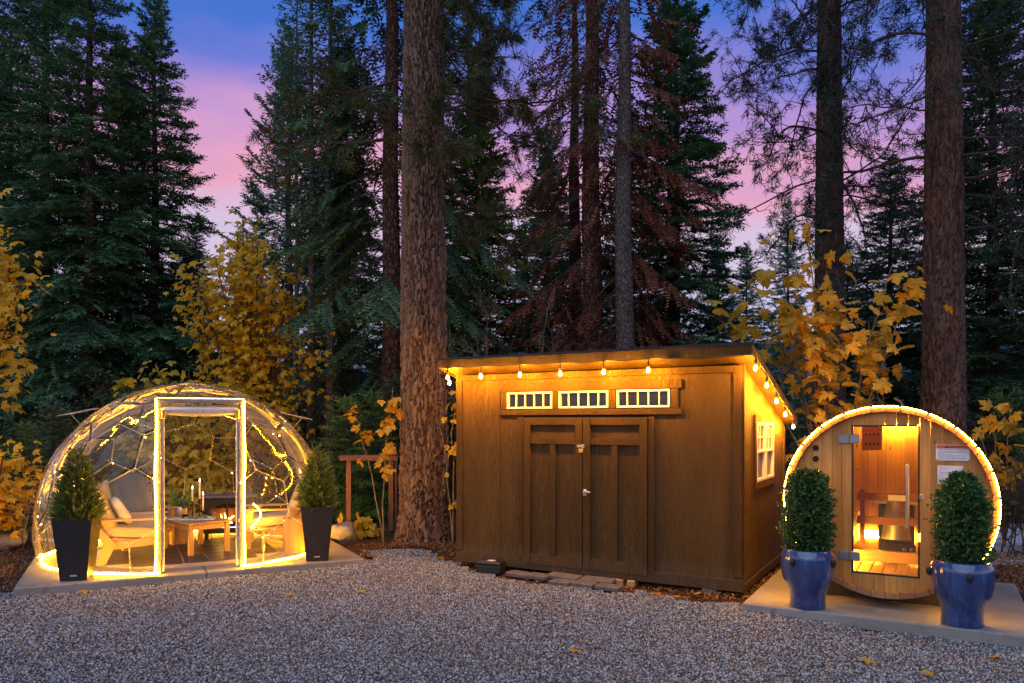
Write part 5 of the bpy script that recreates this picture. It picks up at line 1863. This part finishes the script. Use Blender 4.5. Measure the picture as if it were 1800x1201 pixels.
# white pot with a fern on the stump
fp_ = empty('fern_pot', (-4.86, 10.98, FZ + .42), 0, 'white pot of feathery fern on a log stump', 'potted plant')
MB().lathe([(0, 0), (.07, 0), (.085, .13), (.078, .13), (.07, .10), (0, .10)], 18).build('pot', m_paper, fp_)
fm = MB()
rgp = np.random.default_rng(31)
n = 60
a = rgp.uniform(0, 6.28, n)
fronds(fm, np.stack([.03 * np.cos(a), .03 * np.sin(a), np.full(n, .11)], -1), unit(np.stack([np.cos(a) * .7, np.sin(a) * .7, rgp.uniform(.4, 1.6, n)], -1)), unit(rgp.normal(0, 1, (n, 3))), rgp.uniform(.15, .36, n), rgp, (.03, .05), .008, .022, 0, .5)
tag(fm.build('fronds', m_fir_green, fp_), kind='stuff')
# low side table by the doorway; added glowing tube imitates a light strip reflection
sdt = empty('side_table', (-3.56, 10.28, FZ), R(20), 'low wooden side table carrying the curved glowing tube', 'table')
MB().box((0, 0, .31), (.36, .28, .022), .005).build('top_board', m_teak, sdt)
for x in (-.13, .13):
    for y in (-.09, .09):
        MB().box((x, y, .15), (.035, .035, .298), .004).build('leg', m_teak_z, sdt)
lpo = empty('reflection_tube', (-3.56, 10.28, FZ + .321), R(20), 'curved glowing tube added for the light strip reflection over the low side table', 'reflection')
MB().lathe([(0, 0), (.06, 0), (.06, .012), (.012, .02), (0, .02)], 16).build('base', m_steel, lpo)
MB().tube([(-.03 + .13 * math.sin(t * 2.9), .02 * t, .02 + .32 * t) for t in np.linspace(0, 1, 14)], .008, 6).build('tube', m_led, lpo)
# ------------------------------------------------------------------ trellis, boulders
tre = empty('garden_arbour', (-2.45, 12.9, 0), R(4), 'red-brown timber arbour frame standing by the big fir trunk', 'arbour')
for x, w in ((-.36, .085), (.36, .085), (.44, .045)):
    MB().box((x, .05 * (w < .05), .62), (w, .07, 1.24), .006).build('post', m_trellis, tre)
MB().box((-.02, -.045, 1.27), (1.0, .04, .09), .006).build('beam', m_trellis_h, tre)
MB().box((-.02, .045, 1.275), (.96, .04, .09), .006).build('beam', m_trellis_h, tre)
MB().box((.30, 0, 1.335), (.28, .16, .035), .005).build('cap_board', m_trellis_h, tre)
def boulder(loc, s, seed, label):
    rng = np.random.default_rng(seed)
    u = np.linspace(0, 2 * np.pi, 36, endpoint=False)
    w = np.linspace(-np.pi / 2, np.pi / 2, 22)
    U, Wg = np.meshgrid(u, w)
    V = np.stack([np.cos(Wg) * np.cos(U), np.cos(Wg) * np.sin(U), np.sin(Wg)], -1)
    r_ = 1 + 0 * U
    for _ in range(26):
        d = unit(rng.normal(0, 1, 3))
        c = rng.uniform(.72, .95)
        dot = V @ d
        r_ = np.where(dot > 1e-3, np.minimum(r_, c / np.maximum(dot, 1e-3)), r_)
    r_ = r_ + .02 * np.sin(U * 5 + Wg * 4) + .015 * np.sin(U * 9 - Wg * 8)
    V = (V * r_[..., None] * np.array(s)).reshape(-1, 3)
    n = 36
    i = np.arange(21)[:, None]
    j = np.arange(n)[None]
    F = np.stack([i * n + j, i * n + (j + 1) % n, (i + 1) * n + (j + 1) % n, (i + 1) * n + j], -1).reshape(-1, 4)
    o = MB().add(V, F, 0, True).build('boulder', m_rock, None, (loc[0], loc[1], s[2] * .55), (0, 0, seed))
    tag(o, label, 'boulder')
boulder((-2.68, 11.75), (.28, .24, .21), 3, 'smooth grey boulder beside the dome slab near the arbour')
boulder((-7.55, 11.2), (.34, .28, .17), 8, 'low grey boulder in the leaf litter at the dome slab far side')
boulder((-6.95, 11.9), (.22, .2, .14), 14, 'small pale boulder behind the dome')

# ------------------------------------------------------------------ the large trunks
def place(root_name, loc, label, group, tr, crown=None, limbs=None, m_tr=m_bark, m_cr=m_fir, m_lb=None, cat='tree', rz=0.0):
    o = empty(root_name, loc, rz, label, cat, group)
    if tr is not None:
        tr.build('trunk', m_tr, o)
    if limbs is not None:
        tag(limbs.build('branches', m_lb or m_branch, o), kind='stuff')
    if crown is not None:
        crown.build('crown', m_cr, o)
    return o
GT = 'tall conifers behind the yard'
def r_big(z): return .388 - .009 * np.clip(z, 0, 30) + .08 * np.exp(-np.clip(z, 0, 9) / .35)
cr_, lb_ = pine(61, 5.6, 13.5, 2.3, .3, 32, 12, (.5, 1.3), .55, 34, .25, [(-.9, .7), (.1, 1.3), (-1.6, -.2), (1.2, 3.6)], (.12, .2), .0075, .17, .028)
place('fir_tree', (-1.42, 11.95, 0), 'massive plated fir trunk rising between dome and shed', GT, bark_trunk(14.5, r_big, 5, 240, .019, 38, .058, .27), cr_, lb_, m_plate, m_fir_olive)
def r_pine2(z): return .37 - .012 * np.clip(z, 0, 30) + .06 * np.exp(-np.clip(z, 0, 9) / .4)
cr_, lb_ = pine(72, 5.0, 13.5, 3.2, .3, 40, 13, (.5, 1.4), .35, 13, .30, None, (.10, .17), .008, .24, .026)
place('pine_tree', (7.45, 12.9, 0), 'thick red-brown pine trunk straight behind the sauna', GT, bark_trunk(14.5, r_pine2, 9, 130, .03, 28, .03, .26), cr_, lb_, m_plate_d, m_pine)
def r_pine3(z): return .35 - .011 * np.clip(z, 0, 30) + .05 * np.exp(-np.clip(z, 0, 9) / .4)
cr_, lb_ = pine(83, 5.2, 16, 2.8, .26, 54, 13, (.5, 1.3), .5, 15, .30, None, (.11, .19), .009, .24, .026)
place('pine_tree', (6.75, 15.9, 0), 'dark pine trunk behind the golden maple with curling bare limb ends', GT, bark_trunk(16, r_pine3, 14, 100, .04, 24, .028, .26), cr_, lb_, m_plate_d, m_pine)

# ------------------------------------------------------------------ firs
def fir_tree(loc, label, seed, H, rad, z0, m_cr, r0=.19, m_tr=m_bark, group=GT, rz=0.0, name='fir_tree', m_lb=None, **kw):
    c, l = fir(seed, H, rad, z0, **kw)
    return place(name, loc, label, group, trunk_mb(H * .98, r0, .015, 14, (0, 0), seed, .035), c, l, m_tr, m_cr, m_lb, rz=rz)
def copy_fir(src, loc, sc, rz, label, m_cr=None):
    o = copy_tree(src)
    o.location = loc
    o.scale = sc
    o.rotation_euler = (0, 0, rz)
    o['label'] = label
    if m_cr is not None:
        for ch in o.children:
            if ch.name.startswith('crown'):
                ch.material_slots[0].link = 'OBJECT'
                ch.material_slots[0].material = m_cr
    return o
def gpos(px, Y): return ((px - 900) / FPX * Y, Y, 0)
FA = fir_tree(gpos(272, 21), 'spire-topped fir with its whole tip in view above the dome', 101, 14.0, 2.55, 1.6, m_fir, .2, m_bark, dens=1.35, whorl=.27, nb=(6, 9), gap=.05, nl=(.08, .13), w=.034, twig=.5)
FB = fir_tree(gpos(158, 20), 'fir with grey trunk showing through its boughs over the dome edge', 102, 16.5, 2.5, 3.1, m_fir, .24, m_bark, dens=1.2, whorl=.30, nb=(5, 9), gap=.08, nl=(.08, .13), w=.034, twig=.5)
FC = fir_tree(gpos(80, 21.5), 'dense dark fir behind the golden maple at the picture edge', 103, 19, 3.0, 1.2, m_fir, .24, m_bark, dens=1.2, whorl=.31, nb=(6, 9), gap=.08, nl=(.08, .13), w=.036, twig=.5)
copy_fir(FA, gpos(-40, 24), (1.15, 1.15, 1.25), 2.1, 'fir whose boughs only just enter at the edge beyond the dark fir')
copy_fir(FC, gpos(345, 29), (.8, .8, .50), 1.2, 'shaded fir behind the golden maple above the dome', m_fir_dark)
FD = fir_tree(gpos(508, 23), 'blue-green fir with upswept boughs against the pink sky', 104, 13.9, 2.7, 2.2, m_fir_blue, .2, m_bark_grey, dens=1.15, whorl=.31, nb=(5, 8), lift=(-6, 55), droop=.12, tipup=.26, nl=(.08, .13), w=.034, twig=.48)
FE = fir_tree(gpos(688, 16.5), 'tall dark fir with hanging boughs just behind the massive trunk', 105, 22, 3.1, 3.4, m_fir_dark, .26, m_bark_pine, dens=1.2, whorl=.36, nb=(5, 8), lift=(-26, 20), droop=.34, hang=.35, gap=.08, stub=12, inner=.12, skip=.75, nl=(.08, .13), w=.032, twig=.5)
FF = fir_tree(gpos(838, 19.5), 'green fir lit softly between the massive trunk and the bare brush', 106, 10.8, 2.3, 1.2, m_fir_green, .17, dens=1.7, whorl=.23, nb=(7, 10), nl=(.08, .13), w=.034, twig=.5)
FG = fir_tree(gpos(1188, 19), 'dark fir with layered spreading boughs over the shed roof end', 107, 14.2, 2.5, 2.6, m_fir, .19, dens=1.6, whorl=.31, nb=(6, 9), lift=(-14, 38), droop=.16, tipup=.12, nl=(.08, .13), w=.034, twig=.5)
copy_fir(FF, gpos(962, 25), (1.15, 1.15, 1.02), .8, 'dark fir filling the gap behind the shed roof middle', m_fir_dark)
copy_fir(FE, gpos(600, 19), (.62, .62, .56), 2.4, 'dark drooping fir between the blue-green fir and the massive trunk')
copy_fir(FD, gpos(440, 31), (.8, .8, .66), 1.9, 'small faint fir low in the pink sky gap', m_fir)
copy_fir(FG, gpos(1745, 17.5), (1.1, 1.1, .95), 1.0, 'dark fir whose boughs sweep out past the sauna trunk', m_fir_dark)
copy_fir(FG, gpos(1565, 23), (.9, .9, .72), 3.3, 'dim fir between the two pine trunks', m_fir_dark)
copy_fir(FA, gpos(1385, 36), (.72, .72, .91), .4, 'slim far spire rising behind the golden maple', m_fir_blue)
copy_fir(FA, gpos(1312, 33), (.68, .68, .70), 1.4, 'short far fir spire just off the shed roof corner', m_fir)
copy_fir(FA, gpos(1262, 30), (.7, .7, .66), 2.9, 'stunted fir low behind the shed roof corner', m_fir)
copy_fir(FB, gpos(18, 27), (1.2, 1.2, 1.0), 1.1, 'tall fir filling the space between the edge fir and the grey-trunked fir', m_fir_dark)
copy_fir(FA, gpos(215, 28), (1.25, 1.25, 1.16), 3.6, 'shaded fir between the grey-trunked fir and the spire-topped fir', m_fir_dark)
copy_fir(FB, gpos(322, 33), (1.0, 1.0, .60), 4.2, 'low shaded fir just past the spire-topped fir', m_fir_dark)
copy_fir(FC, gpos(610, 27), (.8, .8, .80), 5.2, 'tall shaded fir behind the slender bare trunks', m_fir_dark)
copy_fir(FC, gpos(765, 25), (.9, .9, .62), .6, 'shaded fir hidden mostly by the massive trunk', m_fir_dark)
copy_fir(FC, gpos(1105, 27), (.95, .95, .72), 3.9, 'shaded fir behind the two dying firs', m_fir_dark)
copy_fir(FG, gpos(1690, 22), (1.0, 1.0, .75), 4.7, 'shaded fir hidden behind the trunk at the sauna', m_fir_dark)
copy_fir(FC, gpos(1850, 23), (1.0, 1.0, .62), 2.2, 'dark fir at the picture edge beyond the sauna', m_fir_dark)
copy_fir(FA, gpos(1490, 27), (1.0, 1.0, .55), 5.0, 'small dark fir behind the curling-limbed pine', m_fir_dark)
# dying firs with rusty needles
DA = fir_tree(gpos(1040, 17.6), 'dying fir with dark trunk and rusty hanging boughs behind the shed', 111, 23, 2.6, 2.6, m_dead, .30, m_bark_pine, dens=.7, whorl=.34, nb=(4, 6), lift=(-34, 15), droop=.30, hang=.55, gap=.10, inner=.1, skip=.7, limb_r=.02, stub=18, nl=(.07, .11), w=.03, twig=.5)
DB = fir_tree(gpos(1097, 16.4), 'dying fir with pale grey trunk standing beside the dark-trunked one', 112, 21, 2.3, 3.2, m_dead, .25, m_bark_grey, dens=.6, whorl=.36, nb=(3, 6), lift=(-32, 15), droop=.30, hang=.55, gap=.15, inner=.1, skip=.7, limb_r=.02, stub=18, nl=(.07, .11), w=.03, twig=.5)
copy_fir(DB, gpos(1178, 21), (.62, .62, .8), 2.2, 'thin dying fir between the grey trunk and the layered fir')
DC = copy_fir(DA, gpos(1010, 21), (.9, .9, .8), 2.6, 'green-needled thin fir behind the rusty boughs', m_fir_dark)
# bare-legged slender firs behind the dome
SA_ = fir_tree(gpos(521, 21), 'slender pale-barked fir with a bare lower trunk', 121, 15, 1.3, 6.2, m_fir, .09, m_bark_grey, dens=.8, whorl=.4, nb=(3, 5), stub=22)
copy_fir(SA_, gpos(548, 17.5), (1.3, 1.3, 1.0), 1.2, 'slender fir trunk behind the dome shoulder, darker than its pale neighbour')
copy_fir(SA_, gpos(579, 17), (1.25, 1.25, 1.05), 2.7, 'slender bare trunk closest to the arbour')
# young firs under the trees
YA = fir_tree(gpos(655, 14.6), 'young fir filling the arbour frame', 131, 2.5, .95, .12, m_fir_green, .03, group='young firs under the trees', dens=1.5, whorl=.16, nb=(5, 8), nl=(.04, .07), w=.016, step=.05, limb_r=.009, tspace=.08)
for k, (px, Y, s, lb) in enumerate(((608, 14.2, .95, 'young fir crowding the tall planter on the boulder side'), (700, 15.6, 1.15, 'young fir half hidden by the massive trunk'), (40, 13.2, .75, 'young fir under the golden maple at the picture edge'), (95, 14.5, .9, 'young fir just outside the dome wall'),
                                  (1440, 15.5, 1.1, 'young fir between the shed and the sauna'), (1765, 15, 1.0, 'young fir beyond the sauna slab'), (460, 15.8, 1.15, 'young fir seen through the dome wall beside the doorway'), (235, 15.5, 1.0, 'young fir seen through the dome above the blanket chair'))):
    copy_fir(YA, gpos(px, Y), (s * 1.1, s * 1.1, s), k * 1.3, lb, m_fir_dark if k in (1, 3, 4, 6) else None)

# far wood, too dense to count
fw, fl_ = MB(), MB()
rgw = np.random.default_rng(77)
for k in range(46):
    Yd = rgw.uniform(30, 62)
    px = -250 + 2300 * (k + rgw.random()) / 46
    top = rgw.uniform(470, 610)
    H = CAM_Z + (HOR - top) / FPX * Yd
    c, l = fir(500 + k % 9, 9.0, 2.2, .6, dens=.55, whorl=.55, nb=(4, 6), nl=(.16, .26), w=.07, step=.17)
    s_ = H / 9.0
    a = rgw.uniform(0, 6.28)
    M = np.array([[math.cos(a), -math.sin(a), 0], [math.sin(a), math.cos(a), 0], [0, 0, 1]]) * np.array([[1.1 * max(s_, .8)], [1.1 * max(s_, .8)], [s_]])
    for src, dst in ((c, fw), (l, fl_)):
        V = np.concatenate(src.v) @ M.T + np.array([(px - 900) / FPX * Yd, Yd, .4])
        off = 0
        for f in src.f:
            if not isinstance(f, np.ndarray):
                continue
        dst.v.append(V); 
        for f in src.f:
            dst.f.append((f if isinstance(f, np.ndarray) else np.array([f])) + dst.n)
        dst.m += src.m; dst.s += src.s; dst.t += src.t
        dst.n += len(V)
fwo = tag(fw.build('far_wood', m_fir_dark), kind='stuff')
tag(fl_.build('far_wood_limbs', m_branch), kind='stuff')

# hill beyond the trees
hv, n_ = [], 60
for r_ in range(8):
    for k in range(n_):
        x = -420 + 840 * k / (n_ - 1)
        t = r_ / 7
        hgt = (26 + 10 * math.sin(x * .011 + 1) + 5 * math.sin(x * .031) + max(0, x - 90) * .16) * t
        hv.append((x, 190 + 120 * t + 8 * math.sin(x * .02), -.5 + hgt))
F = [(r_ * n_ + k, r_ * n_ + k + 1, (r_ + 1) * n_ + k + 1, (r_ + 1) * n_ + k) for r_ in range(7) for k in range(n_ - 1)]
m_hill = simple('hazed_wooded_hill', (.05, .085, .13), .95, var=.35, scale=.09, bump=.0)  # blue of distance haze is put into the colour of the dark green wood
tag(MB().add(hv, F, 0, True).build('hill', m_hill), kind='structure')
# pale lane behind the sauna
MB()
ln = MB().add([(5.4, 9.9, .02), (9.5, 9.4, .02), (13, 13.5, .02), (7.2, 13.8, .02)], [(0, 1, 2, 3)])
tag(ln.build('lane', simple('pale_lane_gravel', (.42, .43, .46), .9, var=.25, scale=7, bump=.2)), kind='structure')

# ------------------------------------------------------------------ broadleaf
lm_gold = [leaf_mesh('leaf', m_maple, c, f) for c, f in ((.2, .1), (.4, .25), (.55, .0), (.1, .35))]
lm_or = [leaf_mesh('leaf', m_maple_o, c, f) for c, f in ((.25, .1), (.45, .3), (.6, .05), (.1, .3))]
lm_gr = [leaf_mesh('leaf', m_maple_g, c, f) for c, f in ((.2, .1), (.4, .25))]
GM = 'autumn maples round the yard'
x, y, _ = gpos(1482, 11.6)
maple('maple_tree', (x - .15, y, 0), 'orange-gold maple with big separate leaves behind the shed roof corner', GM, 11, 12, 5.4, 1.8, .225, 270, 0, lm_or, m_maple_o, m_stem, .48, 1.15, squash=.6, stem_r=.018, jit=1.6, per=(3, 5))
x, y, _ = gpos(1560, 12.4)
maple('maple_tree', (x, y, 0), 'thin maple shoots with sparse leaves above the sauna', GM, 12, 4, 4.3, .9, .23, 46, 0, lm_or, m_maple_o, m_stem, .6, 1.1, squash=.6, stem_r=.014)
x, y, _ = gpos(1765, 11.2)
maple('maple_tree', (x, y, 0), 'low maple with a few large leaves beside the sauna rim', GM, 13, 5, 2.7, .6, .22, 44, 0, lm_or, m_maple_o, m_stem, .3, 1.0, squash=.7, stem_r=.014)
x, y, _ = gpos(450, 15.9)
maple('maple_tree', (x, y, 0), 'bright golden maple rising behind the dome roof', GM, 14, 16, 6.8, 1.45, .165, 300, 3900, lm_gold, m_maple, m_branch, .16, 1.0, stem_r=.035, jit=1.5)
x, y, _ = gpos(-55, 12.0)
maple('maple_tree', (x, y, 0), 'golden maple hanging in from the picture edge high over the yard', GM, 15, 9, 6.9, 1.2, .17, 190, 1500, lm_gold, m_maple, m_branch, .55, 1.0, stem_r=.03)
x, y, _ = gpos(-20, 10.9)
maple('maple_tree', (x, y, 0), 'low golden maple bush beside the dome wall', GM, 16, 8, 2.1, .95, .15, 170, 600, lm_gold, m_maple, m_branch, .25, 1.0)
x, y, _ = gpos(345, 14.6)
maple('maple_tree', (x, y, 0), 'yellow-green maple seen through the dome doorway', GM, 17, 13, 3.1, 1.6, .17, 300, 900, lm_gr, m_maple_g, m_branch, .10, 1.25, squash=.7)
x, y, _ = gpos(672, 11.6)
maple('maple_sapling', (x, y + .1, 0), 'maple sapling with orange leaves against the massive trunk', GM, 18, 2, 3.35, .42, .17, 34, 0, lm_or, m_maple_o, m_stem, .45, 1.0, 'sapling', stem_r=.012, lean=(-.06, 0))
x, y, _ = gpos(796, 11.3)
maple('maple_sapling', (x, y, 0), 'maple shoot in the gap between the massive trunk and the shed', GM, 19, 2, 3.3, .22, .12, 26, 0, lm_gold, m_maple, m_stem, .2, 1.0, 'sapling', stem_r=.011)
x, y, _ = gpos(655, 12.3)
maple('maple_seedling', (x, y, 0), 'knee-high yellow maple seedling under the arbour', GM, 20, 4, .4, .45, .20, 24, 0, lm_gold, m_maple, m_stem, .2, 1.3, 'seedling', stem_r=.008)

# dry brush behind the shed
def brush(loc, label, seed, stems, H, spread, nleaf, m_l, m_w, size=.06, group='bare brush behind the buildings'):
    rng = np.random.default_rng(seed)
    o = empty('bare_shrub', loc, 0, label, 'shrub', group)
    w = MB()
    E = []
    for s in range(stems):
        a = rng.uniform(0, 6.28)
        d = unit(np.array([math.cos(a) * .4, math.sin(a) * .3, 1.0]))
        L = H * rng.uniform(.6, 1)
        p = np.array([rng.normal(0, spread * .3), rng.normal(0, spread * .2), 0])
        pts = [p]
        for k in range(7):
            d = unit(d + rng.normal(0, .10, 3))
            pts.append(pts[-1] + d * L / 7)
        pts = np.array(pts)
        w.tube(pts, np.linspace(.016, .004, 8), 4, cap=False)
        for _ in range(12):
            i0 = int(rng.integers(2, 7))
            d2 = unit(d + rng.normal(0, .65, 3))
            l2 = rng.uniform(.25, .8)
            q_ = np.array([pts[i0], pts[i0] + d2 * l2 * .5 + rng.normal(0, .03, 3), pts[i0] + d2 * l2 + rng.normal(0, .08, 3)])
            w.tube(q_, [.007, .005, .002], 3, cap=False)
            for _k in range(3):
                d3 = unit(d2 + rng.normal(0, .6, 3))
                e = q_[1] + d3 * rng.uniform(.15, .4)
                w.tube([q_[1], e], [.004, .002], 3, cap=False)
                E.append(e)
            E += [q_[1], q_[2]]
    w.build('stem', m_w, o)
    E = np.array(E)
    if nleaf:
        P = E[rng.integers(0, len(E), nleaf)] + rng.normal(0, .07, (nleaf, 3))
        P[:, 2] = np.maximum(P[:, 2], .03)
        mb = MB()
        scatter_leaves(mb, P, leaf_frames(nleaf, rng, unit(rng.normal(0, 1, (nleaf, 3)))), rng.uniform(.6, 1.3, nleaf) * size, rng)
        tag(mb.build('foliage', m_l, o), kind='stuff')
    return o
for k, (px, Y, st_, H, sp, nlf, ml, mw, lb) in enumerate((
        (905, 14.5, 12, 4.6, 2.0, 900, m_deadleaf, m_branch_grey, 'bare twiggy shrub with dry brown leaves over the shed roof near the massive trunk'),
        (985, 15.2, 10, 4.3, 2.0, 800, m_deadleaf, m_branch, 'bare reddish brush behind the middle of the shed roof'),
        (1130, 14.2, 10, 3.9, 2.2, 700, m_deadleaf, m_branch, 'bare brush behind the shed roof below the rusty boughs'),
        (830, 15.5, 8, 3.6, 1.4, 1200, m_shrubleaf, m_branch, 'leafy dull green shrub at the massive trunk over the shed edge'),
        (620, 17.5, 12, 3.3, 2.4, 900, m_deadleaf, m_branch_grey, 'brown tangle of twigs above the arbour'),
        (250, 18.5, 14, 3.4, 3.2, 2600, m_shrubleaf, m_branch, 'olive undergrowth shrub glowing behind the dome top'),
        (70, 18.0, 12, 3.0, 2.6, 1800, m_shrubleaf, m_branch, 'olive undergrowth shrub below the dark fir'),
        (500, 18.5, 12, 2.9, 2.6, 1800, m_shrubleaf, m_branch, 'olive undergrowth shrub behind the dome shoulder'),
        (40, 11.6, 9, .8, 1.2, 300, m_deadleaf, m_branch_grey, 'low dry twigs by the boulder outside the dome'),
        (1785, 10.6, 12, 1.5, .8, 300, m_shrubleaf, m_branch, 'dark tangled twigs before the pale lane'),
        (1740, 15.5, 12, 2.6, 2.2, 1200, m_deadleaf, m_branch, 'dry brush beyond the sauna rim'),
        (1440, 13.2, 10, 2.2, 1.4, 700, m_shrubleaf, m_branch, 'shrubs in the gap between the shed and the sauna'))):
    x, y, _ = gpos(px, Y)
    brush((x, y, 0), lb, 300 + k, st_, H, sp, nlf, ml, mw, .07)
# leaves lying on the gravel, each its own
rgl = np.random.default_rng(44)
spots = [((1012, 1150), 'curled brown leaf alone on the open gravel'), ((515, 1048), 'yellowish leaf on gravel close to the dome slab front'), ((1152, 1046), 'broad yellow leaf on the gravel before the shed corner trim'), ((1185, 1052), 'orange leaf touching the litter under the shed end'), ((1228, 1047), 'rust leaf between the shed end and the sauna slab'),
         ((640, 1040), 'small tan leaf on the gravel off the slab corner'), ((748, 978), 'flat pale leaf before the massive trunk'), ((772, 984), 'rust leaf at the foot of the massive trunk'), ((1640, 1190), 'dark red-brown leaf low on the gravel below the blue pot'), ((1525, 1163), 'dark leaf below the sauna slab edge'), ((142, 1042), 'orange leaf tight against the dome slab'), ((1752, 1160), 'brown leaf beyond the blue pot on the gravel')]
for k, ((px, py), lb) in enumerate(spots):
    Y = FPX * (CAM_Z - .02) / (py - HOR)
    o = inst('fallen_leaf', lm_or[k % 4], None, ((px - 900) / FPX * Y, Y, .045), (R(8 * math.sin(k)), R(10 * math.cos(k)), k * 1.7), (.09, .09, .09))
    tag(o, lb, 'leaf', 'fallen leaves on the gravel')
